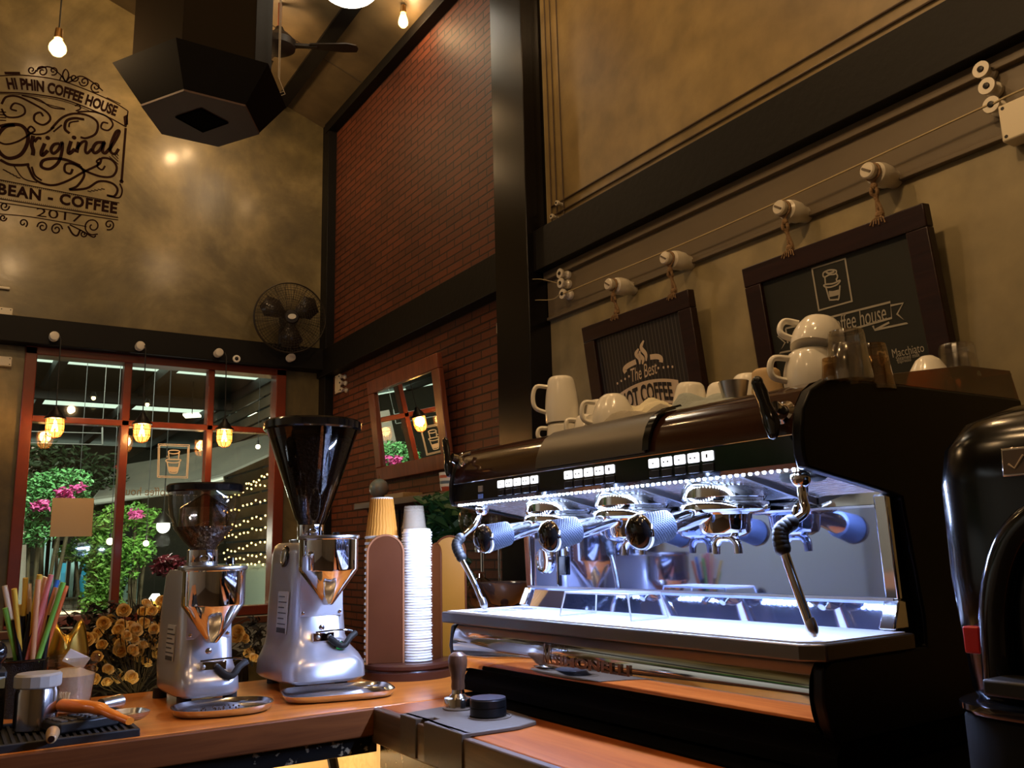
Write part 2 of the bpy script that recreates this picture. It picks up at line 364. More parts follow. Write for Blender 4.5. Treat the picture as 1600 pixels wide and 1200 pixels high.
# counter (L) -------------------------------------------------------------------------------
def slab(name, x0, x1, y0, y1, top, th, m, label, cat, **k):
    o = MB().box(((x0+x1)/2, (y0+y1)/2, top-th/2), (x1-x0, y1-y0, th)).build(name, m, bev=.004, **k); tag(o, label, cat); return o
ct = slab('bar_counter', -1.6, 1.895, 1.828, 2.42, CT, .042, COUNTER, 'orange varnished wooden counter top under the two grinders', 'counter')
MB().box((-.39, 1.819, CT-.028), (2.41, .018, .056)).build('front_edge', EDGEW, ct, bev=.003)
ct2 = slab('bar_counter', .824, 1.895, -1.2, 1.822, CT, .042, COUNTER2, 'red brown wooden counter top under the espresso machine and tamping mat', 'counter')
MB().box((.814, .312, CT-.035), (.018, 3.02, .07)).build('front_edge', EDGEW2, ct2, bev=.003)
def stone(name): 
    m = mat(name, (.012,.011,.010), .25, coat=.3); nt = m.node_tree; p = nt.nodes['Principled BSDF']
    v = nt.nodes.new('ShaderNodeTexNoise'); v.inputs['Scale'].default_value = 60; v.inputs['Detail'].default_value = 6
    tc = nt.nodes.new('ShaderNodeTexCoord'); nt.links.new(tc.outputs['Object'], v.inputs[0])
    r = nt.nodes.new('ShaderNodeValToRGB'); r.color_ramp.elements[0].position = .60; r.color_ramp.elements[1].position = .66
    r.color_ramp.elements[0].color = (.012,.011,.010,1); r.color_ramp.elements[1].color = (.35,.28,.18,1)
    nt.links.new(v.outputs[0], r.inputs[0]); nt.links.new(r.outputs[0], p.inputs['Base Color']); return m
SPECK = stone('speckled_worn_paint')
o = MB().box((-.39, 1.85, CT-.074), (2.42, .05, .036)).build('metal_rail', SPECK, bev=.002); tag(o, 'black worn rail with pale flecks under the grinder counter edge', 'counter rail')
o = MB().box((.835, .30, CT-.105), (.04, 3.0, .07)).build('metal_rail', SPECK, bev=.002); tag(o, 'grey brown scuffed rail under the espresso machine counter edge', 'counter rail')
# base cabinet under the counters, open shelf with a work light
cb = empty('base_cabinet', (0, 2.1, 0), label='plywood lined open cabinet base below the grinder counter', cat='cabinet')
PLY = mat_wood('pale_plywood', (.55,.40,.20), (.70,.54,.30), 'X', .5, .1)
MB().box((.15, .30, .45), (3.4, .03, .88)).build('back_panel', PLY, cb)
MB().box((-.05, .02, .05), (3.0, .5, .04)).build('bottom_shelf', PLY, cb)
for xx in (-1.5, -.3, .95): MB().box((xx, .02, .45), (.04, .52, .88)).build('upright', PLY, cb)
lt = MB().box((.6, 2.28, CT-.075), (.7, .03, .02)).build('tube_light', mat('tube_warm', (1,.9,.6), .4, emit=(1,.78,.42), es=16)); tag(lt, 'small warm tube light fixed under the grinder counter', 'light')
lamp('under_counter_lamp', (.55, 2.15, CT-.12), 4, (1,.78,.45), .03)
ob = MB(); ob.tube([(.78, 2.0, .90), (.80, 2.02, .80), (.74, 2.03, .68), (.76, 2.0, .5)], .012, sub=5)
tag(ob.build('drain_hose', RUBBER), 'black hose hanging below the counter corner', 'hose')
cbb = MB().box((1.36, .3, .43), (.95, 2.9, .86)).build('base_cabinet', mat('dark_cabinet', (.02,.016,.013), .5), bev=.004); tag(cbb, 'dark cabinet base below the espresso machine counter', 'cabinet')

# ------------------------------------------------------------------ lamps
def glowmat(name, col, es):
    m = bpy.data.materials.new(name); m.use_nodes = True; nt = m.node_tree; N = nt.nodes.new; L = nt.links.new
    nt.nodes.remove(nt.nodes['Principled BSDF']); out = nt.nodes['Material Output']
    t = N('ShaderNodeBsdfTransparent'); e = N('ShaderNodeEmission'); e.inputs[0].default_value = (*col, 1); e.inputs[1].default_value = es
    a = N('ShaderNodeAddShader'); L(t.outputs[0], a.inputs[0]); L(e.outputs[0], a.inputs[1]); L(a.outputs[0], out.inputs[0]); return m
BULBG = glowmat('lit_bulb_glass', (1,.60,.22), 2.2)
FIL = mat('filament', (1,.7,.3), .4, emit=(1,.62,.25), es=18)
BRASS = mat('old_brass', (.30,.17,.06), .4, 1)
def pendant(loc, top, label, power, shape='round', group='bare pendant bulbs'):
    """loc = bulb centre, top = z of the ceiling above it"""
    r = empty('pendant_bulb', loc, label=label, cat='light bulb', group=None)
    k = .032
    if shape == 'round': pr = [(.001,-k),(.6*k,-.8*k),(.95*k,-.3*k),(k,0),(.93*k,.4*k),(.7*k,.8*k),(.42*k,1.2*k),(.4*k,1.4*k)]
    else: pr = [(.001,-1.2*k),(.45*k,-1.1*k),(.75*k,-.7*k),(.8*k,-.35*k),(.68*k,.3*k),(.45*k,1.0*k),(.38*k,1.4*k)]
    MB().lathe(pr, seg=24).build('glass_bulb', BULBG, r)
    MB().tube([(0,0,-.5*k),(.25*k,0,.5*k),(0,0,-.1*k),(-.25*k,0,.5*k),(0,0,-.5*k)], .0035, 6).build('filament', FIL, r)
    MB().cyl((0,0,1.3*k),(0,0,2.6*k),.016,.013).build('socket', BRASS, r)
    MB().cyl((0,0,2.5*k),(0,0,top-loc[2]),.003,seg=6).build('cord', BLACKM, r)
    lamp('bulb_light', loc, power, WARM, .03)
    return r
def ptop(x): return ceil_z(x)
p = P(90, 76, y=3.5); pendant(p, ptop(p.x), 'round glowing pendant bulb on a dark cord above the wall emblem', 10)
p = P(630, 32, y=3.6); pendant(p, ptop(p.x), 'pear shaped glowing pendant bulb near the brick wall', 3, 'pear')
HID = [((.24, 1.9, 4.2), 15), ((-.3, 1.7, 3.6), 26), ((1.45, 2.0, 3.9), 17), ((.92,.88,2.75), 14), ((-1.2, 2.6, 4.0), 13), ((.2, .3, 3.6), 14), ((-1.6, 0.2, 3.6), 14), (tuple(P(322,150,y=4.55)), 7), ((1.16, 4.25, 4.0), 6), ((.62,4.0,4.32), 5), ((.26,4.0,4.46), 5)]
wh = ['pendant bulb high over the grinder counter, left of the octagonal hood', 'pendant bulb high over the inner corner of the counter', 'pendant bulb high over the espresso machine', 'low pendant bulb hanging just in front of the espresso machine', 'pendant bulb in the left of the room',
      'pendant bulb over the middle of the bar', 'pendant bulb in the front left of the room', 'pendant bulb hidden behind the hexagonal hood', 'pendant bulb beside the ceiling fan', 'pendant bulb high above the right end of the wall emblem', 'pendant bulb high above the left end of the wall emblem']
for (l, pw), t in zip(HID, wh): pendant(l, ptop(max(l[0], -1.0)), t, pw)
# white dome light on the slope
p = P(546, -26, y=3.6); r = empty('ceiling_lamp', p, label='large white round globe lamp hanging under the sloping ceiling', cat='lamp')
MB().sph((0,0,0), .15, 32, 16, (1,1,.62)).build('lamp_shade', mat('opal_glass', (.9,.9,.88), .3, emit=(1,.90,.72), es=4.5), r)
MB().cyl((0,0,.08), (0,0,.13), .05).build('mount', IRON, r); MB().cyl((0,0,.12), (0,0,ceil_z(p.x)-p.z), .006, seg=8).build('rod', IRON, r)
lamp('globe_light', p - Vector((0,0,.17)), 2, (1,.85,.6), .1)
# cage lamps in front of the window
CAGEG = glowmat('lit_cage_glass', (1,.40,.07), 1.3)
FIL2 = mat('filament_orange', (1,.6,.2), .4, emit=(1,.5,.13), es=30)
def insulator(r, seg=24):
    MB().lathe([(.018,0),(.022,.004),(.023,.014),(.018,.02),(.018,.028),(.024,.034),(.024,.048),(.021,.056),(.008,.058)], (0,0,0), seg, axis=(0,-1,0)).build('ceramic_body', INSUL, r)
names = ['leftmost caged pendant lamp glowing in front of the window', 'middle caged pendant lamp glowing in front of the window mullion', 'third caged pendant lamp glowing behind the larger grinder hopper']
kn = []
for (lx, lz), nm, kz in zip(((.412, 1.99), (.815, 1.985), (1.236, 1.978)), names, (2.453, 2.447, 2.452)):
    r = empty('cage_lamp', (lx, 4.78, lz), label=nm, cat='pendant lamp')
    MB().lathe([(.001,-.062),(.02,-.060),(.033,-.045),(.037,-.02),(.037,.03)], seg=24, cap=False).build('glass_jar', CAGEG, r)
    MB().tube([(.0,0,.02),(.010,0,-.03),(0,.006,.025),(-.010,0,-.03),(0,0,.02)], .006, 6).build('filament', FIL2, r)
    cg = MB()
    for i in range(8):
        a = PI*i/4; cg.tube([(.041*math.cos(a), .041*math.sin(a), .03), (.041*math.cos(a), .041*math.sin(a), -.03), (.028*math.cos(a), .028*math.sin(a), -.058), (.003*math.cos(a), .003*math.sin(a), -.068)], .0016, 6)
    for zz, rr in ((.0,.042), (-.03,.042)): cg.tube([(rr*math.cos(2*PI*i/24), rr*math.sin(2*PI*i/24), zz) for i in range(24)], .0016, 6, closed=True)
    cg.build('wire_cage', mat('cage_wire', (.5,.2,.05), .4, .6), r)
    MB().lathe([(.05,.028),(.048,.036),(.036,.046),(.028,.062),(.016,.075),(.012,.09),(.004,.095)], seg=28).build('cap', IRON, r)
    MB().tube([(0,0,.09),(0,.02,kz-lz-.03),(0,.055,kz-lz)], .0028, 6).build('cord', BLACKM, r)
    lamp('cage_light', (lx, 4.78, lz), 3.2, (1,.48,.14), .03)
for i, (kx, kz) in enumerate(((.385,2.453),(.795,2.447),(1.207,2.452),(1.622,2.466))):
    r = empty('ceramic_insulator', (kx, YW-.10, kz), label=['round ceramic insulator on the beam holding the leftmost cage lamp cord','round ceramic insulator on the beam over the middle cage lamp','round ceramic insulator on the beam left of the small round camera','round ceramic insulator on the beam below the wall fan'][i], cat='insulator'); insulator(r)
r = empty('round_camera', (*P(369, 561, y=YW-.1).xz, 0)); p = P(369, 561, y=YW-.1); r.location = p; tag(r, 'small white ring shaped sensor on the beam over the window', 'sensor')
MB().lathe([(.02,0),(.022,.006),(.02,.014),(.013,.016),(.012,.008)], axis=(0,-1,0)).build('ring', PORC, r); MB().lathe([(.012,.004),(.009,.012),(.001,.014)], axis=(0,-1,0)).build('lens', BLACKG, r)

# ------------------------------------------------------------------ hexagonal hood and column, fans
HX, HY = .752, 3.442
def hexa(r, z): return [(HX + r*math.cos(PI*i/3), HY + r*math.sin(PI*i/3), z) for i in range(6)]
r = empty('hexagonal_hood', (HX, HY, 3.1), label='big black hexagonal hood hanging in the upper left with flared rim', cat='hanging hood')
Mh = Matrix.Translation((-HX, -HY, -3.1))
HB = mat('hood_black', (.004,.0035,.003), .7, spec=.1)
m = MB(); m.loft([hexa(.234,3.1), hexa(.35,3.252)], Mh, cap=False, smooth=False); m.loft([hexa(.35,3.252), hexa(.285,3.258)], Mh, cap=False, smooth=False); m.build('flared_skirt', HB, r)
m = MB(); m.add(hexa(.235,3.1) , [(5,4,3,2,1,0)], False, Mh); m.loft([hexa(.236,3.097), hexa(.238,3.104)], Mh, cap=True, smooth=False); m.build('bottom_panel', mat('hood_plum_brown', (.045,.024,.018), .6, var=(.06,.03,.022), vs=3), r)
m = MB(); m.add([(x - HX, y - HY, -.006) for x, y, _ in (P(275,181,z=3.1), P(314,168,z=3.1), P(356,190,z=3.1), P(317,204,z=3.1))], [(0,1,2,3)], False)
m.tube([(x - HX, y - HY, -.006) for x, y, _ in (P(275,181,z=3.1), P(314,168,z=3.1), P(356,190,z=3.1), P(317,204,z=3.1))], .004, 4, closed=True)
m.build('diamond_vent', mat('vent_black', (.001,.001,.001), .9, spec=.05), r)
m = MB(); m.loft([hexa(.28,3.255), hexa(.28,4.36)], Mh, smooth=False); m.build('column_casing', mat('casing_dark_brown', (.010,.007,.004), .8, spec=.08), r, bev=.003)
m = MB()
for a, b in ((1.052,3.40),(1.04,3.38)): m.tube([(a-HX, b-HY, 1.2), (a-HX+.004, b-HY, .25), (a-HX+.03, b-HY, .19), (a-HX, b-HY, .17)], .0018, 5)
m.build('hanging_string', mat('pale_string', (.35,.3,.22), .6), r)
# ceiling fan
hub = P(436, 70, y=4.15); tip = P(560, 76, z=hub.z); dr = (tip - hub)
r = empty('ceiling_fan', hub, label='dark ceiling fan with rod behind the hexagonal hood', cat='ceiling fan')
FANM = mat('fan_dark_brown', (.012,.008,.006), .5)
MB().lathe([(.001,-.05),(.05,-.045),(.085,-.02),(.09,.015),(.06,.05),(.03,.075),(.02,.10)], seg=32).build('motor_housing', FANM, r)
MB().cyl((0,0,.09),(0,0,ceil_z(hub.x)-hub.z),.011).build('rod', REDW, r)
ang0 = math.atan2(dr.y, dr.x); Lf = dr.length
for i in range(3):
    a = ang0 + 2*PI*i/3; m = MB(); Mz = Matrix.Rotation(a, 4, 'Z') @ Matrix.Rotation(R_(10), 4, 'X')
    m.prism([(.16,-.035),(.3,-.055),(Lf-.06,-.065),(Lf-.01,-.045),(Lf,0),(Lf-.01,.045),(Lf-.08,.055),(.3,.05),(.16,.03)], -.004, .004, 'XY', Mz)
    m.prism([(.07,-.02),(.2,-.015),(.2,.015),(.07,.02)], -.008, .008, 'XY', Mz); m.build('blade', FANM, r, bev=.002)
# wall fan on the beam
wc = P(453, 497, y=4.78); r = empty('wall_fan', wc, label='round caged black fan on the window wall beside the corner post', cat='wall fan')
nrm = Vector((-.15, -1, -.12)).normalized(); q = Vector((0,0,1)).rotation_difference(nrm).to_matrix().to_4x4()
FW = mat('fan_wire', (.03,.022,.013), .5, .3); m = MB(); RF = .205
for rr, hh in [(RF,0),(RF*.99,.02)] + [(RF*t, .02+.045*(1-t*t)) for t in (.93,.86,.79,.72,.65,.58,.51,.44,.37,.30)] + [(RF*t, -.05) for t in (.85,.6,.35)]:
    m.tube([(rr*math.cos(2*PI*i/48), rr*math.sin(2*PI*i/48), hh) for i in range(48)], .0035 if rr > .2 else .0011, 5, q, closed=True)
for i in range(60):
    a = 2*PI*i/60; m.tube([(RF*t*math.cos(a), RF*t*math.sin(a), .02+.045*(1-t*t)) for t in (.2,.4,.6,.8,.95,1)], .0013, 4, q)
    if i % 3 == 0: m.tube([(RF*t*math.cos(a), RF*t*math.sin(a), h) for t, h in ((1,0),(.9,-.04),(.5,-.06),(.15,-.06))], .0014, 4, q)
m.build('wire_guard', FW, r)
m = MB(); m.lathe([(.001,.07),(.036,.068),(.042,.06),(.04,.05)], M=q); m.build('guard_badge', FANM, r)
m = MB(); m.lathe([(.001,.0745),(.020,.0735),(.021,.07)], M=q, sx=1.15, sy=.75); m.build('logo_plate', mat('badge_cream', (.7,.66,.55), .4), r)
for i in range(3):
    a = 2*PI*i/3 + .5; bl = MB()
    bl.add([(rr*math.cos(a+o_), rr*math.sin(a+o_), h) for rr, o_, h in ((.03,-.5,.0),(.12,-.62,-.005),(.175,-.35,-.002),(.185,.1,.012),(.15,.42,.025),(.08,.45,.02),(.03,.5,.012))], [tuple(range(7))], True, q)
    b_ = bl.build('blade', mat('fan_blade', (.03,.022,.016), .3), r); b_.modifiers.new('s', 'SOLIDIFY').thickness = .003
m = MB(); m.cyl((0,0,-.03),(0,0,-.12),.055,.045,M=q); m.tube([q @ Vector((0,0,-.1)), Vector((0,.14,-.04)), Vector((0,.16,-.16))], .02, 10); m.build('motor_and_bracket', FANM, r)

# ------------------------------------------------------------------ insulators, wires, boxes on the walls
def spool(p, ax, label, k=1.0, back=.05):
    """flanged ceramic spool on a pin; ax points from the wall to the room"""
    r = empty('ceramic_spool', p, label=label, cat='insulator')
    K = .0185*k
    MB().lathe([(K*.42,-.001),(K*.42,0),(K,0),(K*1.02,-.006),(K*.9,-.011),(K*.62,-.016),(K*.6,-.026),(K*.95,-.031),(K,-.038),(K*.9,-.044)], axis=ax, seg=24).build('ceramic_body', INSUL, r)
    MB().lathe([(K*.4,-.004),(K*.36,.003),(.001,.004)], axis=ax, seg=12).build('bolt', IRON, r)
    a = Vector(ax); MB().cyl(a*-.044, a*-back, .005).build('pin', IRON, r)
    return r
for (px, py), t in zip(((1532,108),(1541,134),(1548,163)), ('uppermost', 'middle', 'lowest')): spool(P(px,py,x=1.845), (-1,0,0), f'{t} of three ceramic spools beside the white box at upper right', 1.0)
for (px, py), t in zip(((874,427),(875,442),(878,459)), ('uppermost', 'middle', 'lowest')): spool(P(px,py,x=1.845), (-1,0,0), f'{t} of three ceramic spools just right of the black column')
for (px, py), t in zip(((790,465),(791,480),(792,496)), ('uppermost', 'middle', 'lowest')): spool(P(px,py,x=1.855), (-1,0,0), f'{t} of three ceramic spools on the brick wall left of the column', .85, .04)
for (px, py), t in zip(((530,588),(531,598),(532,609)), ('uppermost', 'middle', 'lowest')): spool(P(px,py,x=1.86), (-1,0,0), f'{t} of three ceramic spools on the brick wall by the corner post', .8, .03)
def wallbox(name, p, d, label, m=None, holes=True, face='X'):
    r = empty(name, p, label=label, cat='electrical box'); MB().box((0,0,0), d).build('cover', m or mat('cream_plastic', (.66,.58,.42), .4), r, bev=.004)
    h = MB()
    for sy in (-1, 1):
        for sz in (-1, 1):
            if face == 'X': h.cyl((-d[0]/2-.0005, sy*(d[1]/2-.01), sz*(d[2]/2-.01)), (-d[0]/2+.002, sy*(d[1]/2-.01), sz*(d[2]/2-.01)), .004, seg=10)
            else: h.cyl((sy*(d[0]/2-.01), -d[1]/2-.0005, sz*(d[2]/2-.01)), (sy*(d[0]/2-.01), -d[1]/2+.002, sz*(d[2]/2-.01)), .003, seg=10)
    if holes: h.build('screw', IRON, r)
wallbox('junction_box', P(1603,186,x=1.87) , (.05,.085,.085), 'cream junction box with screws beside the three spools at upper right')
wallbox('junction_box', P(784,511,x=1.885), (.025,.05,.05), 'small cream box on the brick wall below the three spools')
wallbox('backing_plate', P(528,600,x=1.895), (.01,.08,.11), 'pale plate behind the three spools by the corner post')
wallbox('junction_box', P(9,489,y=YW-.015), (.06,.03,.05), 'cream box on the emblem wall just above the beam', face='Y')
wallbox('junction_box', P(6,565,y=YW-.015), (.07,.03,.05), 'cream box on the wall left of the window under the beam', face='Y')
wallbox('surface_conduit', P(5,450,y=YW-.01), (.06,.02,.014), 'short pale strip on the emblem wall above the cream box', holes=False, face='Y')
def wire(name, pts, label, r_=.0028, m=None):
    o = MB().tube(pts, r_, 6, sub=6).build(name, m or mat('twisted_flex', (.35,.27,.13), .5)); tag(o, label, 'wire')
a = P(880,459,x=1.845); b = P(1546,163,x=1.845); mid = (a+b)/2 - Vector((0,0,.012)); wire('flex_wire', [a, mid, b], 'cream flex wire strung along the plaster wall above the two signs')
wire('flex_wire', [P(1549,164,x=1.845), P(1575,150,x=1.845), P(1640,122,x=1.845)], 'short cream flex wire running right from the lowest spool at upper right')
wire('flex_wire', [P(876,459,x=1.845), P(862,468,x=1.84), P(830,470,x=1.83), P(810,482,x=1.84), P(794,496,x=1.855)], 'thin pale wire crossing the column at the lowest spools', .0016)
wire('flex_wire', [P(874,443,x=1.84), P(840,436,x=1.82), P(810,444,x=1.835), P(792,478,x=1.855)], 'thin pale wire crossing the column at the middle spools', .0014)
wire('brick_wire', [P(790,497,x=1.865), P(680,550,x=1.88), P(600,585,x=1.88), P(533,610,x=1.865)], 'thin dark wire along the brick wall to the corner spools', .002, mat('dark_flex', (.08,.03,.02), .5))
for (px, py), t in zip(((869,317),(861,338),(855,358)), ('highest', 'middle', 'lowest')): spool(P(px,py,x=1.865), (-1,0,0), f'{t} of three tiny ceramic spools at the lower left corner of the ochre wall panel', .55, .03)

# ------------------------------------------------------------------ hanging signs
def on_plane(px, py, o_, n_):
    r = ROT @ Vector((px - 800, 600 - py, -FPX)); return CAM + r * ((Vector(o_) - CAM).dot(n_) / r.dot(n_))
PAPER = mat('sign_cream', (.62,.50,.36), .6); CHALK = mat('chalk_grey', (.36,.33,.27), .8); INKK = mat('sign_dark', (.018,.013,.011), .5)
ROPE = mat('jute_rope', (.22,.13,.06), .8, bump=.6, bs=150)
TILT = .13
dn = Vector((TILT, 0, -1)).normalized(); nS = Vector((-1, 0, -TILT)).normalized()
def sign(name, y0, y1, ztop, H, label, board, knobs, knob_labels):
    """y0 = left edge (far), y1 = right edge (near)"""
    W = y0 - y1; O = Vector((1.82, (y0+y1)/2, ztop)); r = empty(name, O, label=label, cat='sign')
    def F(u, v, n=0): return Vector((0, -u, 0)) - dn * v + nS * n        # u right, v up from the top edge
    def blk(mb, u0, u1, v0, v1, n0, n1):
        vs = [F(u, v, n) for u in (u0, u1) for v in (v0, v1) for n in (n0, n1)]
        mb.add(vs, [(0,1,3,2),(4,6,7,5),(0,4,5,1),(2,3,7,6),(0,2,6,4),(1,5,7,3)], False)
    fw = .055; fr = MB()
    blk(fr, -W/2, W/2, -fw, 0, -.014, .014); blk(fr, -W/2, W/2, -H, -H+fw, -.014, .014); blk(fr, -W/2, -W/2+fw, -H+fw, -fw, -.014, .014); blk(fr, W/2-fw, W/2, -H+fw, -fw, -.014, .014)
    fr.build('frame', DARKW, r, bev=.003)
    bd = MB(); blk(bd, -W/2+fw, W/2-fw, -H+fw, -fw, -.006, .002); bo = bd.build('board', board, r)
    for (ky, kz), kl in zip(knobs, knob_labels):
        k = empty('ceramic_insulator', (1.785, ky, kz), label=kl, cat='insulator')
        MB().lathe([(.001,.003),(.017,.002),(.02,-.002),(.0195,-.014),(.016,-.020),(.016,-.026),(.027,-.034),(.030,-.05),(.029,-.075),(.024,-.088),(.022,-.114)], axis=(-1,0,0), seg=28).build('ceramic_body', INSUL, k)
        MB().box((-.0035,0,0), (.002,.026,.005), rot=(R_(35),0,0)).build('slot', mat('slot_dark', (.12,.09,.06), .6), k)
        rp = MB(); c0 = Vector((1.785+.022, ky, kz)); e = O + F(0, -.005, 0); e.y = ky
        ring = [(c0.x, c0.y+.020*math.cos(t), c0.z+.020*math.sin(t)) for t in [2*PI*i/16 for i in range(16)]]; rp.tube(ring, .0035, 6, closed=True)
        rp.tube([c0+Vector((0,.004,-.02)), c0+Vector((.002,-.006,-.05)), (c0+e)/2, e+Vector((0,.006,.02)), e], .0045, 8, sub=4)
        rp.tube([c0+Vector((0,-.004,-.02)), c0+Vector((-.002,.008,-.05)), (c0+e)/2+Vector((0,.004,0)), e+Vector((0,-.006,.02)), e], .0045, 8, sub=4)
        rp.sph(c0+Vector((0,0,-.036)), .009, 10, 8); rp.sph(e+Vector((-.004,0,.016)), .010, 10, 8)
        for j in range(6): rp.tube([e+Vector((-.006,0,.014)), e+Vector((-.014,(j-2.5)*.006,.004)), e+Vector((-.016,(j-2.5)*.008,-.012+.004*(j%2)))], .0016, 5)
        tag(rp.build('jute_rope', ROPE), kl.replace('white ceramic knob', 'jute rope knotted on the knob'), 'rope')
    return r, bo, O, F
def uv(px, py, O):
    p = on_plane(px, py, O, nS) - O; return (-p.y, -p.dot(dn))
# left sign
m = bpy.data.materials.new('striped_sign_board'); m.use_nodes = True; nt = m.node_tree; pr = nt.nodes['Principled BSDF']; pr.inputs['Roughness'].default_value = .5
tc = nt.nodes.new('ShaderNodeTexCoord'); wv = nt.nodes.new('ShaderNodeTexWave'); wv.bands_direction = 'Y'; wv.inputs['Scale'].default_value = 20; rp = nt.nodes.new('ShaderNodeValToRGB')
nt.links.new(tc.outputs['Object'], wv.inputs[0]); nt.links.new(wv.outputs['Fac'], rp.inputs[0]); rp.color_ramp.elements[0].position = .82; rp.color_ramp.elements[1].position = .93
rp.color_ramp.elements[0].color = (.010,.007,.006,1); rp.color_ramp.elements[1].color = (.060,.050,.044,1); nt.links.new(rp.outputs[0], pr.inputs[0]); STRIPE = m
s1, b1, O1, F1 = sign('hot_coffee_sign', 2.318, 1.795, 2.083, .60, 'dark framed striped sign reading The Best Hot Coffee', STRIPE, ((2.137,2.188),(1.864,2.197)),
    ('white ceramic knob above the left end of the hot coffee sign', 'white ceramic knob above the right end of the hot coffee sign'))
L1 = MB(); tr = lambda pts, w_, mb, O, F, **k: stroke(mb, [uv(a, b, O) for a, b in pts], w_, lambda u, v: F(u, v, .0035), **k)
u0, v0 = uv(967, 619, O1); u1, v1 = uv(1063, 612, O1)
def arcf(u): c = (uv(966,610,O1)[0] + uv(1058,584,O1)[0])/2; return -1.1*(u-c)**2
ua, va = uv(964,611,O1); ub, vb = uv(1059,584,O1); h_ = .078
def bann(u, dv, n): return F1(u, (va+vb)/2 + .006 + arcf(u) + dv, n)
N_ = 16; us = [ua + (ub-ua)*i/N_ for i in range(N_+1)]
L1.add([bann(u, s_, .003) for u in us for s_ in (0, -h_)], [(2*i, 2*i+1, 2*i+3, 2*i+2) for i in range(N_)], False)
L1.add([bann(u, s_, .003) for u in us for s_ in (-h_-.008, -h_-.013)], [(2*i, 2*i+1, 2*i+3, 2*i+2) for i in range(N_)], False)
for px, py in ((966,599),(972,595),(978,592),(984,588),(1030,575),(1038,574),(1045,573),(1052,573)): disc(L1, *uv(px, py, O1), .0042, lambda u, v: F1(u, v, .0035), 10)
tr([(979,582),(977,577),(983,571),(995,565)], .017, L1, O1, F1, sub=5); tr([(1017,558),(1028,557),(1034,560),(1034,566)], .017, L1, O1, F1, sub=5)
for q_ in ([(999,545),(995,553),(1000,560),(1001,569)], [(1001,548),(1001,555),(1006,561),(1005,569)], [(1007,532),(1003,543),(1010,553),(1011,564)]): tr(q_, .016, L1, O1, F1, sub=8, taper=True)
L1.build('cream_print', PAPER, s1)
T1 = MB(); cu_ = (ua+ub)/2
put_text(T1, 'HOT COFFEE', .088, lambda x, y: bann(x + cu_ - .006, y - h_/2, .0045), fit=((ub-ua)*.84, h_*.76), bold=.003)
T1.build('banner_lettering', INKK, s1)
T2 = MB(); c2 = uv(1007, 580, O1)
put_text(T2, 'The Best', .062, lambda x, y: F1(x + c2[0], y + c2[1] + x*.05, .0035), fit=(.125,.043), shear=.25)
c3 = uv(1036, 624, O1); put_text(T2, 'FRESH', .022, lambda x, y: F1(x + c3[0], y + c3[1], .0035), sx=.7)
T2.build('small_lettering', PAPER, s1)
# right sign
s2, b2, O2, F2 = sign('chalkboard_sign', 1.583, 1.040, 2.083, .74, 'dark framed chalkboard sign with a coffee cup drawing and ribbon', mat('chalkboard', (.011,.012,.008), .6, var=(.017,.017,.012), vs=6), ((1.422,2.202),(1.156,2.201)),
    ('white ceramic knob above the left end of the chalkboard sign', 'white ceramic knob above the right end of the chalkboard sign'))
z_ = lambda x, y: (1200 + x*.175, 390 + y*.175)
K = MB()
def k2(pts, w_=.004, **k): tr([z_(*p_) for p_ in pts], w_, K, O2, F2, **k)
k2([(400,172),(695,80),(757,460),(462,543)], .006, sub=0, closed=True)
k2([(500,235),(505,205),(555,183),(610,185),(618,205),(600,220),(555,225),(515,245)], closed=True); k2([(525,200),(550,212),(580,203),(600,195)], .005)
k2([(515,248),(520,305)]); k2([(618,215),(628,235),(625,255),(618,262),(622,280)])
k2([(508,318),(530,310),(580,305),(620,290),(645,275),(650,285),(620,315),(565,335),(525,335),(508,325)], closed=True)
k2([(525,340),(555,440),(565,450),(620,445),(640,435),(650,320)])
k2([(550,378),(590,378),(640,365)], .005); 
K.add([F2(*uv(*z_(*p_), O2), .003) for p_ in ((548,382),(592,382),(642,366),(638,405),(600,415),(556,424))], [(0,1,2,3,4,5)], False)
k2([(165,705),(1100,468),(1112,610),(640,745),(300,830),(205,845)], .005, sub=0); k2([(165,705),(185,835)], .005, sub=0)
k2([(1100,500),(1213,478),(1160,575),(1255,655),(960,718),(945,680)], .005, sub=0); k2([(960,718),(1090,650)], .005, sub=0)
k2([(170,740),(95,775),(160,830),(110,922),(330,880)], .005, sub=0)
k2([(985,915),(1000,1000),(1030,1030),(1060,960),(1050,905)], .004); k2([(985,915),(1010,910),(1040,920),(1050,905)], .004); k2([(1050,955),(1080,950),(1075,985),(1040,1000)], .004)
cc = uv(*z_(650, 655), O2); e1 = uv(*z_(250,770), O2); e2 = uv(*z_(1050,575), O2); sl = (e2[1]-e1[1])/(e2[0]-e1[0])
put_text(K, 'Hi Phin coffee house', .050, lambda x, y: F2(x + cc[0], y + cc[1] + x*sl, .0035), fit=((e2[0]-e1[0])*.97, .042), shear=.2)
cm = uv(*z_(1255, 900), O2); put_text(K, 'Macchiato', .030, lambda x, y: F2(x + cm[0], y + cm[1] + x*sl, .0035), fit=(.080,.020))
cm2 = uv(*z_(1255, 955), O2); put_text(K, 'Steamed milk', .018, lambda x, y: F2(x + cm2[0], y + cm2[1] + x*sl, .0035), fit=(.060,.010))
cm3 = uv(*z_(1225, 995), O2); put_text(K, 'Espresso', .018, lambda x, y: F2(x + cm3[0], y + cm3[1] + x*sl, .0035), fit=(.034,.010))
K.build('chalk_drawing', CHALK, s2)

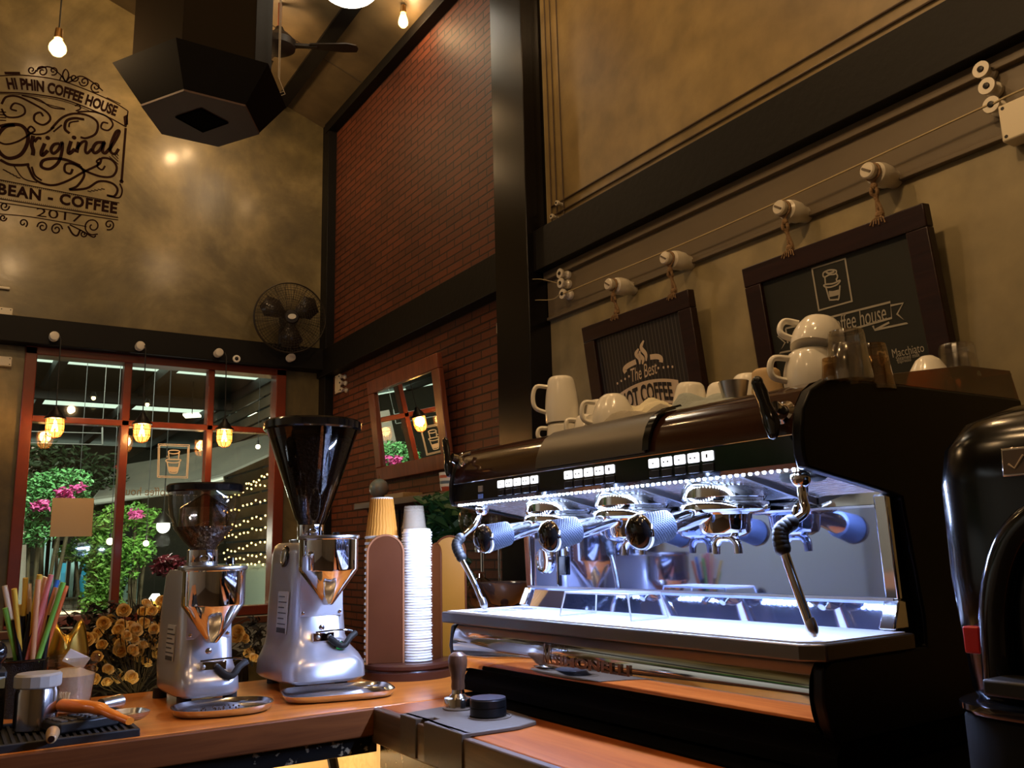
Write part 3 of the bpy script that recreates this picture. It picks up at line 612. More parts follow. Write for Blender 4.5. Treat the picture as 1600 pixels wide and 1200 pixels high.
# ------------------------------------------------------------------ painted emblem on the window wall
INK = mat('emblem_brown_ink', (.014,.005,.004), .85, spec=.08)
em = MB(); e2_ = lambda x, y: P(x/4.138, 90 + y/4.138, y=YW-.0015)
def es(pts, w_=.011, **k):
    w_ = w_*1.25
    stroke(em, [(e2_(*p_).x, e2_(*p_).z) for p_ in pts], w_, lambda u, v: (u, YW-.0015, v), **k)
# word Original
es([(95,435),(30,450),(-20,520),(-10,600),(50,650),(130,630),(175,560),(178,490),(140,440),(70,432),(0,445)], .015)
es([(-20,540),(40,560),(120,540),(200,490),(225,470),(200,445),(180,470),(215,495),(290,490),(350,450)], .008)
es([(215,505),(205,560),(215,600),(212,632)], .016); es([(222,545),(245,520),(268,525)], .012)
es([(290,555),(268,610),(275,632),(310,600)], .015); disc(em, e2_(309,519).x, e2_(309,519).z, .012, lambda u, v: (u, YW-.0015, v))
es([(385,555),(350,562),(330,595),(345,620),(378,595),(402,548),(400,610),(375,680),(320,720),(268,705),(280,665),(350,652),(430,662),(520,700)], .013)
es([(460,540),(442,600),(450,620),(485,590)], .015); disc(em, e2_(479,517).x, e2_(479,517).z, .012, lambda u, v: (u, YW-.0015, v))
es([(510,545),(495,614)], .015); es([(497,590),(530,548),(558,545),(552,600),(565,618),(595,590)], .012)
es([(668,548),(625,552),(600,590),(612,617),(645,598),(675,545),(662,600),(680,618),(712,585)], .014)
es([(705,600),(755,520),(772,475),(748,485),(715,570),(718,612),(745,622),(768,590)], .013)
# flourishes
es([(10,300),(40,255),(110,250),(200,290),(300,350),(325,400),(280,435),(225,410),(225,370),(260,355),(280,380)], .009)
es([(10,330),(40,380),(110,385),(160,360),(150,315),(95,295),(70,330),(110,345)], .008); es([(140,245),(250,270),(330,320),(420,335)], .006); es([(200,258),(300,300),(420,330)], .004)
es([(330,462),(400,390),(480,362),(570,375),(630,420),(620,490),(560,520),(520,515)], .010); es([(345,480),(400,435)], .007)
es([(450,490),(420,460),(430,410),(480,392),(545,400)], .012); es([(445,450),(455,420),(510,410)], .007)
es([(490,345),(520,330),(510,305),(485,312)], .006); es([(500,350),(600,350),(690,380),(730,430),(700,470),(655,455),(665,420),(700,425)], .008)
es([(0,660),(60,690),(130,695),(190,690)], .012); es([(180,700),(230,790),(330,825),(430,800),(540,740),(640,690),(660,650),(720,660),(755,710),(730,765),(660,770),(570,740),(480,690),(425,690),(420,735),(455,750),(470,720)], .010)
es([(205,705),(225,760),(270,795)], .008); es([(520,700),(545,760),(500,830),(450,853),(560,845),(640,800),(720,810),(760,850),(740,895),(690,890)], .010); es([(700,895),(770,905),(790,860),(775,815)], .007)
es([(640,690),(625,670),(650,650)], .008); es([(680,700),(660,725),(630,705),(640,675)], .008)
for i in range(5): es([(565+22*i,862-4*i),(590+22*i,868-4*i)], .004, sub=0)
for i in range(5): es([(18+22*i,722+13*i),(45+22*i,735+11*i)], .005, sub=0)
for i in range(4): es([(0,395-18*i+10),(40,385-18*i+22)], .005, sub=0)
for i in range(4): es([(705+16*i,638-8*i),(765,690-18*i)], .004, sub=3)
es([(90,700),(150,780),(240,808)], .005)
# frame lines
es([(-10,118),(130,113),(300,130),(430,160),(600,225),(740,290),(828,345)], .005); es([(-10,225),(120,228),(280,245),(430,275),(600,340),(720,395),(815,448)], .006)
es([(-10,234),(120,238),(280,256),(430,287),(600,352)], .003); es([(30,100),(130,100)], .012, sub=0); es([(690,258),(780,300)], .004)
es([(828,345),(815,448)], .005, sub=0); es([(813,455),(786,800)], .010, sub=0)
for i in range(8): es([(800+3.5*i,380-2*i),(806+3*i,440-i)], .0022, sub=0)
disc(em, e2_(786,800).x, e2_(786,800).z, .012, lambda u, v: (u, YW-.0015, v), 6)
for a_, b_ in (((-10,788),(772,940)), ((-10,912),(765,1035)), ((-10,935),(765,1050))): es([a_, b_], .004, sub=0)
for i in range(60):
    t = i/60; x_ = -5 + 775*t; es([(x_, 790+t*151),(x_, 800+t*151)], .0025, sub=0); es([(x_, 912+t*123),(x_, 902+t*123)], .0025, sub=0)
es([(-10,1010),(200,1030),(520,1085),(560,1095)], .004)
# scrolls crown and foot
def spiral(cx, cy, r0, a0, turns, sgn=1, w_=.006):
    es([(cx + r0*(1-.8*t)*math.cos(a0+sgn*turns*2*PI*t), cy + r0*(1-.8*t)*math.sin(a0+sgn*turns*2*PI*t)) for t in [i/12 for i in range(13)]], w_, sub=3)
for c_ in ((205,80,28,0,1.3,1), (275,90,38,PI,1.4,1), (345,85,30,2,1.2,-1), (480,130,28,0,1.2,1), (545,155,34,PI,1.4,-1), (620,190,38,1,1.4,1), (30,960,32,0,1.3,1), (275,1095,36,PI,1.4,1), (365,1110,40,0,1.5,-1), (600,1090,60,1,1.5,1), (705,1080,36,2,1.4,-1), (20,1035,24,0,1.3,1), (150,1070,30,1,1.2,-1), (540,1140,22,0,1.2,1)): spiral(*c_)
es([(425,75),(405,110),(425,155),(445,110)], .006, sub=3, closed=True); es([(385,150),(400,120),(425,155),(455,125),(470,155)], .005)
es([(240,75),(320,60),(390,110),(440,160),(520,120),(600,160),(665,215)], .006); es([(440,1090),(470,1140),(500,1150),(520,1110)], .008); es([(450,1080),(530,1120),(600,1160),(620,1150)], .006)
# arched lettering, the letters follow the band
def arch(pts_, s_, size, **k):
    path = smooth_path([Vector((e2_(*p_).x, e2_(*p_).z, 0)) for p_ in pts_], 12); L_ = [0]
    for i in range(1, len(path)): L_.append(L_[-1] + (path[i]-path[i-1]).length)
    vs, fs = glyphs(s_, size, **k); xs = [v[0] for v in vs]; x0, x1 = min(xs), max(xs); tot = L_[-1]
    def f(x, y):
        d = (x-x0)/(x1-x0)*tot; i = max(1, min(len(path)-1, next((j for j, l in enumerate(L_) if l >= d), len(path)-1)))
        t = (path[i]-path[i-1]).normalized(); q_ = path[i-1] + t*(d-L_[i-1]); n_ = Vector((-t.y, t.x, 0)); q_ = q_ + n_*y; return (q_.x, YW-.0015, q_.y)
    em.add([f(v[0], v[1]) for v in vs], fs, False)
arch([(45,172),(150,175),(300,195),(450,235),(600,290),(755,352)], 'HI PHIN COFFEE HOUSE', .085, bold=.004)
arch([(-15,850),(250,892),(500,935),(758,980)], 'BEAN - COFFEE', .084, bold=.0035, spacing=1.12)
arch([(235,1000),(380,1020),(530,1045)], '2017', .07)
o = em.build('wall_emblem', INK); tag(o, 'dark painted emblem on the olive wall reading Hi Phin Coffee House Original', 'wall emblem')

# ------------------------------------------------------------------ mirror and shelf on the brick wall
mt = Vector((1.812, 3.765, 2.212)); mbt = Vector((1.876, 3.765, 1.692)); md = (mbt-mt); Hm = md.length; md.normalize(); mn = Vector((md.z, 0, -md.x)); mn = mn if mn.x < 0 else -mn
r = empty('framed_mirror', mt, label='tilted mirror in a red brown wooden frame on the brick wall', cat='mirror')
def blk2(mb, y0, y1, a, b, n0, n1):
    vs = [Vector((0, y, 0)) + md*s_ + mn*n for y in (y0, y1) for s_ in (a, b) for n in (n0, n1)]
    mb.add(vs, [(0,1,3,2),(4,6,7,5),(0,4,5,1),(2,3,7,6),(0,2,6,4),(1,5,7,3)], False)
W2 = .392; m = MB(); fwm = .07
blk2(m, -W2, W2, 0, fwm, -.012, .016); blk2(m, -W2, W2, Hm-fwm, Hm, -.012, .016); blk2(m, -W2, -W2+fwm, fwm, Hm-fwm, -.012, .016); blk2(m, W2-fwm, W2, fwm, Hm-fwm, -.012, .016); m.build('frame', REDW, r, bev=.004)
m = MB(); blk2(m, -W2+fwm, W2-fwm, fwm, Hm-fwm, -.004, .001); m.build('mirror_glass', mat('silvered_mirror', (.88,.90,.88), .01, 1), r)
r = empty('wall_shelf', (1.80, 3.5, 1.555), label='dark wooden shelf on the brick wall below the mirror', cat='shelf')
MB().box((0,0,0), (.20,1.15,.03)).build('plank', EDGEW2, r, bev=.003)
for yy in (.45, -.35):
    m = MB(); m.tube([(.09,yy,-.02),(.09,yy,-.24)], .006, 8); m.tube([(-.08,yy,-.02),(-.06,yy,-.07),(.0,yy,-.12),(.06,yy,-.17),(.085,yy,-.23)], .005, 8, sub=5)
    m.tube([(.02+.04*(1-.08*i)*math.cos(i*.6), yy, -.06+.04*(1-.08*i)*math.sin(i*.6)) for i in range(11)], .004, 8, sub=3); m.build('scroll_bracket', IRON, r)
r = empty('globe', (1.77, 3.93, 1.625), label='small dark globe standing on the shelf left of the mirror', cat='globe')
MB().sph((0,0,.012), .048, 28, 16).build('ball', mat('globe_map', (.08,.20,.24), .3, var=(.25,.16,.10), vs=12), r); MB().lathe([(.03,-.054),(.03,-.05),(.008,-.045),(.006,-.035)]).build('foot', BRASS, r); MB().tube([(.0,.0,.055),(0,0,.075)], .003, 6).build('pin', BRASS, r)
o = MB().box((1.77, 3.66, 1.583), (.10,.20,.022)).build('wooden_block', mat_wood('pale_block', (.30,.20,.10), (.45,.32,.17), 'Y'), bev=.002); tag(o, 'thin pale wooden block lying on the shelf', 'block')
def lathe_thing(name, loc, prof, m, label, cat, **k): o = MB().lathe(prof, **k).build(name, m, loc=loc); tag(o, label, cat); return o
r = empty('striped_cup', (1.76, 3.19, 1.571), label='striped red and white cup on the shelf right of the mirror', cat='cup')
MB().lathe([(.038,0),(.042,.02)], seg=28).build('base_band', mat('band_red', (.45,.08,.05), .3), r)
for i, c_ in enumerate(((.75,.7,.6),(.12,.16,.2),(.75,.7,.6),(.5,.12,.06),(.75,.7,.6))): MB().lathe([(.042+.001*i,.02+i*.012),(.043+.001*i,.032+i*.012)], seg=28, cap=i == 4).build('stripe', mat('band_%s' % ['cream','navy','cream2','rust','cream3'][i], c_, .3), r)

# ------------------------------------------------------------------ grinders
PAINT = mat('silver_blue_paint', (.50,.50,.56), .28, .65, coat=.5)
DPAINT = mat('recess_plate', (.54,.55,.64), .3, .3, coat=.3)
BEANS = mat('coffee_beans', (.018,.008,.004), .35, var=(.05,.022,.010), vs=70, bump=1, bs=110)
GROUNDS = mat('ground_coffee', (.05,.025,.012), .9, var=(.10,.05,.025), vs=90, bump=1, bs=200)
SMOKE = mat_glass('smoked_hopper_plastic', (.30,.27,.26), .05, .04)
HOPC = mat_glass('clear_hopper_plastic', (.93,.89,.82), .03, .03)
LBL = mat('label_grey', (.45,.45,.42), .5); LBLD = mat('label_print', (.05,.05,.05), .5)
def sgn(a, e): return math.copysign(abs(a)**e, a)
def ring(z, af, ab, yf, yb, n=40, e=.42):
    out = []
    for i in range(n):
        t = 2*PI*(i+.5)/n; yy = sgn(math.sin(t), e); ww = af + (ab-af)*(yy+1)/2
        out.append((ww*sgn(math.cos(t), e), yf + (yb-yf)*(yy+1)/2, z))
    return out
def grinder(name, loc, rz, label, big):
    r = empty(name, loc, rz, label=label, cat='coffee grinder')
    B = MB()
    if big:
        rings = [ring(.022,.092,.115,-.175,.12), ring(.03,.104,.122,-.186,.13), ring(.062,.102,.120,-.182,.128), ring(.082,.092,.112,-.165,.12), ring(.10,.078,.105,-.135,.115), ring(.125,.070,.10,-.108,.11), ring(.2,.066,.098,-.096,.106), ring(.33,.063,.090,-.088,.10), ring(.352,.058,.085,-.082,.095), ring(.36,.05,.075,-.07,.085)]
        zt = .36; dz = .37; dc = -.150; dr_ = .073; ztp = .022
    else:
        rings = [ring(.022,.062,.080,-.145,.10), ring(.03,.070,.086,-.152,.105), ring(.058,.067,.088,-.148,.105), ring(.074,.062,.090,-.128,.105), ring(.095,.057,.090,-.108,.105), ring(.2,.055,.086,-.098,.10), ring(.285,.052,.078,-.09,.095), ring(.30,.045,.07,-.08,.085)]
        zt = .30; dz = .303; dc = -.135; dr_ = .069; ztp = .02
    B.loft(rings).build('body', PAINT, r, ang=60)
    for sx in (-1, 1):
        for yy in (-.11, .08): MB().cyl((sx*(.05 if yy < 0 else .07), yy, 0), (sx*(.05 if yy < 0 else .07), yy, .024), .016).build('rubber_foot', RUBBER, r)
    yf = -.100 if big else -.101; rt = -.045
    pl = MB(); w_ = .056 if big else .05; z0 = .175 if big else .145; pl.box((0, yf+.002, (z0+zt-.02)/2), (w_*2, .006, zt-.02-z0)); p_ = pl.build('front_plate', DPAINT, r, bev=.002)
    for sx in (-1, 1): MB().lathe([(.0045,0),(.004,.003),(.001,.004)], axis=(0,-1,0), seg=12).build('screw', CHROME, p_, loc=(sx*(w_-.008), yf-.001, z0+.01))
    MB().lathe([(.008,0),(.0075,.004),(.001,.006)], axis=(0,-1,0), seg=16).build('centre_screw', CHROME, r, loc=(0, yf-.001, z0-.028))
    # doser
    D = MB(); h1 = .079; D.lathe([(.012,-.165),(.015,-.162),(dr_*.98,-h1-.004),(dr_,-h1),(dr_,-.006),(dr_+.003,-.004),(dr_+.003,.003),(dr_-.004,.004),(dr_-.006,-.004),(.001,-.004)], (0,dc,dz), 48)
    do = D.build('doser_chamber', CHROME, r, ang=30)
    MB().lathe([(dr_+.0035,-.003),(dr_+.0045,0),(dr_+.0035,.004),(dr_-.006,.005)], (0,dc,dz), 48, cap=False).build('rim', STEEL, do)
    MB().lathe([(.03,-.02),(.026,0)], (.0,dc+.035,dz-.13), 20, axis=(0,.35,-1)).build('chute', mat_glass('clear_chute', (.75,.75,.8), .2), do)
    bk = MB(); bk.box((0, dc+dr_+.01, dz-.05), (.05,.045,.06)); bk.build('doser_bracket', DSTEEL, r, bev=.002)
    # collar and hopper
    zc = zt - .002
    c = MB(); c.lathe([(.05,0),(.052,.004),(.052,.010),(.036,.012),(.036,.020)], (0,0,zc), 48); 
    for i in range(48): a = 2*PI*i/48; c.box((.054*math.cos(a), .054*math.sin(a), zc+.006), (.004,.0025,.008), rot=(0,0,a))
    c.build('adjustment_ring', STEEL, r, ang=30)
    MB().cyl((.06,-.03,zc+.012),(.06,-.03,zc+.028),.012,.010).build('ring_knob', BLACKG, r)
    MB().lathe([(.034,.012),(.036,.016),(.036,.048),(.033,.050)], (0,0,zc), 40).build('chrome_neck', CHROME, r)
    if big:
        hp = [(.033,.045),(.036,.055),(.044,.070),(.122,.300),(.126,.312)]; bn = [(.030,.05),(.034,.058),(.110,.272),(.1,.283),(.05,.29),(.001,.293)]; lid = [(.127,.300),(.131,.304),(.131,.322),(.126,.327),(.001,.329)]; gm = SMOKE
    else:
        hp = [(.028,.045),(.034,.056),(.050,.073),(.070,.100),(.080,.130),(.0845,.16),(.086,.195)]; bn = [(.026,.048),(.032,.058),(.046,.075),(.062,.096),(.066,.104),(.050,.100),(.001,.085)]; lid = [(.087,.187),(.091,.190),(.091,.203),(.087,.207),(.001,.209)]; gm = HOPC
    h = MB().lathe(hp, (0,0,zc), 48, cap=False).build('hopper', gm, r, ang=60)
    MB().lathe(bn, (0,0,zc), 40).build('coffee_beans', BEANS, h)
    if not big: MB().lathe([(.060,.098),(.058,.118),(.058,.150),(.045,.158),(.004,.185),(.001,.185)], (0,0,zc), 32).build('inner_cone', mat_glass('inner_smoke', (.78,.66,.55), .14, .05), h)
    MB().lathe(lid, (0,0,zc), 48).build('lid', BLACKG, h)
    # dispensing lever with rubber grip
    zl = .125 if big else .085
    L_ = MB(); L_.box((0 if big else .01, yf-.012, zl), (.055,.022,.022)); lb = L_.build('lever_bracket', CHROME, r, bev=.002)
    for sx in (-1, 1): MB().lathe([(.006,0),(.005,.004),(.001,.005)], axis=(0,-1,0), seg=12).build('screw', STEEL, lb, loc=(sx*.015, yf-.024, zl))
    MB().tube([(-.02,yf-.02,zl+.013),(.03,yf-.03,zl+.016),(.07,yf-.03,zl+.012),(.085,yf-.03,zl)], .0022, 8, sub=4).build('fork_wire', CHROME, r)
    MB().tube([(.015,yf-.025,zl-.002),(.03,yf-.045,zl-.018),(.045,yf-.05,zl-.020),(.06,yf-.045,zl-.004),(.078,yf-.035,zl+.006)], .0078, 12, sub=4).build('lever_grip', RUBBER, r)
    if big:
        MB().lathe([(.013,0),(.013,.005),(.011,.006)], axis=(0,-1,0), seg=24).build('button_bezel', BLACKG, r, loc=(.036, -.134, .103))
        MB().lathe([(.010,.0),(.010,.007),(.001,.009)], axis=(0,-1,0), seg=24).build('green_button', mat('green_button', (.01,.30,.08), .3, emit=(.01,.5,.12), es=.35), r, loc=(.036, -.134, .103))
        MB().lathe([(.0275,-.004),(.028,.003),(.024,.005)], axis=(-1,0,.12), seg=32).build('knob_surround', BLACKG, r, loc=(-.072,-.015,.325))
        kb = MB().lathe([(.023,0),(.022,.008),(.018,.010),(.016,.007),(.015,.010),(.001,.011)], axis=(-1,0,.12), seg=32).build('side_knob', STEEL, r, loc=(-.070,-.015,.325))
    # side label
    lx = -.0795 if big else -.0695; lz = .185 if big else .135; hh = .052 if big else .040
    lb = MB(); a_ = math.atan2(.034 if big else .030, .2); M1 = Matrix.Translation((lx+.0, -.028, lz)) @ Matrix.Rotation(.13 if big else .15, 4, 'Z') @ Matrix.Rotation(.05, 4, 'Y')
    lb.box((0,0,0), (.0025,.062 if big else .05,hh*2), M1); lo = lb.build('label', LBL, r)
    t = MB()
    for i in range(6): t.box((-.0015, .0 if i % 2 else .006, hh*.75-i*hh*.26), (.001, .05 if i % 2 else .036, .0028), M1)
    t.box((-.0015,0,-hh*.85), (.001,.055 if big else .045,hh*.24), M1); t.build('print', LBLD, lo)
    return r
g1 = grinder('coffee_grinder', (.532, 2.215, CT), R_(-2), 'smaller silver coffee grinder with clear rounded hopper at left', False)
g2 = grinder('coffee_grinder', (.822, 2.262, CT), R_(-3), 'larger silver coffee grinder with tall dark cone hopper', True)
def oval_tray(name, c, a, b, rz, label, e=.8, grounds=True):
    r = empty(name, c, rz, label=label, cat='tray')
    def rg(k, z, n=48): return [((a+k)*sgn(math.cos(2*PI*i/n), e), (b+k)*sgn(math.sin(2*PI*i/n), e), z) for i in range(n)]
    MB().loft([rg(-.012,0), rg(-.002,.004), rg(.003,.014), rg(.004,.017), rg(.0,.017), rg(-.004,.010), rg(-.010,.004)], cap=True).build('tray_body', mat('tray_steel', (.62,.60,.58), .16, 1), r, ang=50)
    if grounds:
        m = MB(); random.seed(3)
        for i in range(70):
            t = random.random()*2*PI; q = math.sqrt(random.random())*.75; m.sph((a*q*math.cos(t), b*q*math.sin(t)-.01, .0055), random.uniform(.0008,.0022), 6, 4)
        tag(m.build('coffee_grounds', GROUNDS, r), kind='stuff')
p = P(337,1110,z=CT); oval_tray('drip_tray', (.534, 1.995, CT), .102, .082, R_(-12), 'oval steel tray dusted with coffee grounds below the smaller grinder')
oval_tray('drip_tray', (.805, 2.015, CT), .125, .088, R_(-14), 'wide steel tray with rounded corners below the larger grinder', .5, False)

# ------------------------------------------------------------------ cup dispenser
c0 = Vector((1.092, 2.225, CT)); rr_ = Vector((.898,-.44,0)); bb_ = Vector((.44,.898,0)); azb = math.atan2(bb_.y, bb_.x) - PI/2
LEATH = mat('brown_leather', (.075,.017,.002), .65, var=(.092,.023,.003), vs=5, spec=.25); YEL = mat('mustard_board', (.26,.10,.003), .45, coat=.1); BASEW = mat('dark_mahogany', (.06,.018,.010), .35, coat=.2)
r = empty('cup_dispenser', c0, azb, label='rotating cup dispenser with brown and mustard arched panels', cat='cup holder')
MB().lathe([(.128,0),(.128,.018),(.123,.020),(.120,.026)], seg=56).build('base_foot', BASEW, r, ang=30)
MB().lathe([(.122,.024),(.127,.028),(.127,.036),(.122,.041)], seg=56).build('base_plate', BASEW, r)
def arch_panel(name, c, w_, h, th, rz, m, edge):
    pts = [(-w_/2,0),(w_/2,0)] + [(w_/2*math.cos(a), h-w_/2*1.0+w_/2*math.sin(a)) for a in [PI*i/20 for i in range(21)]]
    M_ = Matrix.Translation(c) @ Matrix.Rotation(rz, 4, 'Z')
    p = MB().prism(pts, -th/2, th/2, 'XZ', M_).build(name, m, r, bev=.002)
    MB().tube([M_ @ Vector((x, -th/2, z)) for x, z in pts[1:]+[pts[0]]], .003, 6).build('edge_trim', edge, p)
arch_panel('leather_panel', (-.062,-.066,.04), .096, .335, .012, 0, LEATH, mat('trim_tan', (.30,.12,.05), .5))
arch_panel('mustard_panel', (.118,.03,.04), .088, .33, .012, R_(-12), YEL, LEATH)
arch_panel('side_panel', (.071,-.02,.04), .06, .31, .012, R_(62), LEATH, LEATH)
arch_panel('back_panel', (-.03,.085,.04), .12, .33, .012, R_(180), LEATH, LEATH)
MB().cyl((0,0,.04),(0,0,.38),.008).build('spindle', BASEW, r)
RIP = mat('ripple_kraft', (.62,.26,.04), .65, spec=.3); RIM = mat('paper_white', (.80,.78,.74), .5)
def cup_profile(rt, rb, h, rim=.0025): return [(rt,0),(rt+rim,.001),(rt+rim,.004),(rt,.006),(rb,h),(rb-.003,h),(rb-.004,h-.004),(.001,h-.004)]
def ripple_cup():
    rc = empty('ripple_paper_cup', (0,0,0), label='x', cat='paper cup'); m = MB(); n = 120; rs = []
    for j in range(15):
        t = j/14; ph = .9*math.sin(t*PI*5); rad = .044 - .0125*t
        rs.append([((rad+.0009*math.cos(30*(2*PI*i/n)+ph))*math.cos(2*PI*i/n), (rad+.0009*math.cos(30*(2*PI*i/n)+ph))*math.sin(2*PI*i/n), .006+.104*t) for i in range(n)])
    a = m.loft(rs, cap=False).build('ripple_sleeve', RIP, rc)
    b = MB().lathe([(.0435,0),(.0470,.001),(.0470,.006),(.044,.008)], seg=40, cap=False).build('rim', RIM, rc)
    c = MB().lathe([(.0315,.108),(.0315,.113),(.029,.113),(.028,.110),(.001,.110)], seg=40, cap=False).build('cup_bottom', RIM, rc)
    return rc, [a, b, c]
rc, kids = ripple_cup(); cb_ = c0 - rr_*.074 - bb_*.008; NB = 21; ZB = CT + .042
for i in range(NB):
    o = rc if i == 0 else fast_copy(rc, kids); o.location = (cb_.x, cb_.y, ZB + i*.01625)
    o['label'] = 'upturned brown ripple cup nested in the tall stack behind the leather panel'; o['group'] = 'nested brown ripple cups'
    if i == NB-1: o['label'] = 'topmost upturned brown ripple cup with its full side showing'; del o['group']
wc_ = MB().lathe([(.0385,0),(.0415,.001),(.0415,.0045),(.0385,.006),(.0365,.0125),(.034,.0135),(.033,.0105),(.001,.0105)], seg=36, cap=False).build('white_cup_lid', mat('white_plastic', (.90,.90,.90), .4))
cw = c0 + rr_*.023 - bb_*.040; NW = 47
for i in range(NW):
    o = wc_ if i == 0 else wc_.copy()
    if i: COL.objects.link(o)
    k = .0008*math.sin(i*1.7); o.location = (cw.x+k, cw.y-k, ZB + i*.0073)
    tag(o, 'white plastic cup lid in the tall bright stack beside the leather panel', 'cup lid', 'stacked white cup lids')
    if i == NW-1: o['label'] = 'topmost white cup lid of the tall bright stack'; del o['group']
cl_ = c0 + rr_*.016 + bb_*.042
lid0 = MB().lathe([(.037,0),(.038,.002),(.036,.004),(.034,.008),(.027,.065),(.001,.066)], seg=36, cap=False).build('clear_plastic_cup', mat('clear_cup_plastic', (.62,.55,.45), .30, alpha=.32))
for i in range(9):
    o = lid0 if i == 0 else lid0.copy()
    if i: COL.objects.link(o)
    o.location = (cl_.x, cl_.y, CT + .325 + i*.0085); tag(o, 'clear plastic cup nested upside down in the short stack between brown and white cups', 'plastic cup', 'nested clear plastic cups')
st = MB().cyl((cl_.x,cl_.y,CT+.041),(cl_.x,cl_.y,CT+.324),.022).build('cup_post', BASEW); tag(st, 'dark post holding up the clear plastic cups behind the stack of white lids', 'post')

# ------------------------------------------------------------------ tamping mat, tamper, distributor
MATR = mat('grey_rubber', (.085,.063,.043), .55, bump=.05, bs=100)
r = empty('tamping_mat', (.822, 1.55, CT), label='grey rubber tamping mat folded over the counter edge', cat='mat')
pts = [(-.012,.125),(-.012,.055),(.018,.048),(.018,.026),(-.012,.02),(-.012,-.128),(.10,-.132),(.15,-.115),(.168,-.06),(.172,0),(.165,.08),(.14,.13),(.08,.14),(.02,.132)]
MB().prism([(x, y) for x, y in pts], 0, .008, 'XY').build('mat_top', MATR, r, bev=.002)
fl = MB(); fl.prism([(-.020,.125),(-.020,.055),(-.002,.048),(-.002,.026),(-.020,.02),(-.020,-.128),(-.0005,-.128),(-.0005,.125)], -.066, .008, 'XY'); fl.build('front_flap', MATR, r, bev=.002)
for (a_, b_, rr) in ((.108,.105,.036),(.105,-.02,.043)): MB().lathe([(rr,.008),(rr,.0095),(rr-.003,.0095),(rr-.003,.008)], (a_,b_-.0,0), 40, cap=False).build('raised_ring', MATR, r)
p = P(716, 1107, z=CT+.0085)
r = empty('tamper', p, label='steel coffee tamper with a turned walnut handle', cat='tamper')
MB().lathe([(.0285,0),(.0295,.001),(.0295,.020),(.0285,.022),(.020,.024),(.014,.030),(.0125,.038)], seg=44).build('steel_base', mat('tamper_steel', (.70,.66,.60), .14, 1), r, ang=30)
MB().lathe([(.0135,.038),(.0145,.044),(.0135,.055),(.0155,.068),(.0195,.085),(.0205,.096),(.018,.106),(.010,.112),(.001,.113)], seg=32).build('walnut_handle', mat_wood('walnut', (.05,.022,.012), (.15,.07,.035), 'Z', .35, .3, scale=2), r)
p = P(763, 1117, z=CT+.0095)
r = empty('coffee_distributor', p, label='black round coffee distributor with a blue grey top', cat='distributor')
MB().lathe([(.035,0),(.036,.001),(.036,.015),(.0345,.0155),(.0345,.017),(.036,.0175),(.036,.030),(.035,.0315)], seg=48).build('body', mat('anodised_black', (.008,.008,.009), .35, .3), r, ang=30)
MB().lathe([(.0352,.031),(.035,.0335),(.001,.034)], seg=48).build('top_cap', mat('anodised_blue_grey', (.12,.14,.19), .3, .9), r)

# ------------------------------------------------------------------ espresso machine
EM = empty('espresso_machine', (1.01, 1.85, CT), 0, label='large black three group espresso machine with chrome panels and lit underside', cat='espresso machine')
EO = Vector(EM.location)
def eb(mb, name, m, parent=None, loc=None, **k):
    """children carry room coordinates, shifted to the machine's own origin"""
    o = mb.build(name, m, parent or EM, **k); o.location = (-EO if parent is None else Vector((0,0,0))) if loc is None else loc
    return o
yR, yL = .845, 1.845
HOOD = mat('hood_smoked_brown', (.030,.011,.006), .16, 0, coat=.8)
side = [(1.030,1.436),(1.024,1.455),(1.024,1.49),(1.032,1.525),(1.055,1.555),(1.10,1.577),(1.30,1.583),(1.692,1.588),(1.70,1.54),(1.69,1.05),(1.045,1.05),(1.028,1.075),(1.020,1.11),(1.026,1.155),(1.045,1.164),(1.285,1.164),(1.287,1.21),(1.262,1.395),(1.235,1.402)]
for a, b, l in ((.825,yR,'near side panel'),(yL,1.865,'far side panel')):
    eb(MB().prism(side, a, b, 'XZ'), 'side_panel', mat('panel_black', (.0025,.0025,.0025), .35, spec=.25), bev=.004)
eb(MB().prism([(1.034,1.438),(1.028,1.445),(1.028,1.486),(1.036,1.487),(1.2,1.487),(1.2,1.445)], yR, yL, 'XZ'), 'control_panel', BLACKG)
eb(MB().cyl((1.0275,yR,1.4875),(1.0275,yL,1.4875),.0012,seg=8), 'trim_line', CHROME)
hp = [(1.028,1.489),(1.031,1.512),(1.040,1.534),(1.055,1.554),(1.078,1.569),(1.108,1.577),(1.125,1.578),(1.125,1.57),(1.3,1.57),(1.3,1.489)]
eb(MB().prism(hp, yR, yL, 'XZ', smooth=True), 'hood_front', HOOD, ang=40)
eb(MB().box((1.40,1.345,1.563), (.56,1.0,.012)), 'cup_tray', STEEL, bev=.002)
# rail of smoked plastic round the cup tray
rl = [(1.10,1.577),(1.20,1.588),(1.35,1.612),(1.508,1.637),(1.671,1.643),(1.692,1.588),(1.30,1.583)]
for a, b in ((.828,.836),(1.853,1.861)): eb(MB().prism(rl, a, b, 'XZ'), 'cup_rail', mat_glass('smoked_amber_plastic', (.36,.14,.045), .16), bev=.001)
eb(MB().box((1.685,1.345,1.61), (.008,1.02,.06)), 'cup_rail', BROWNG)
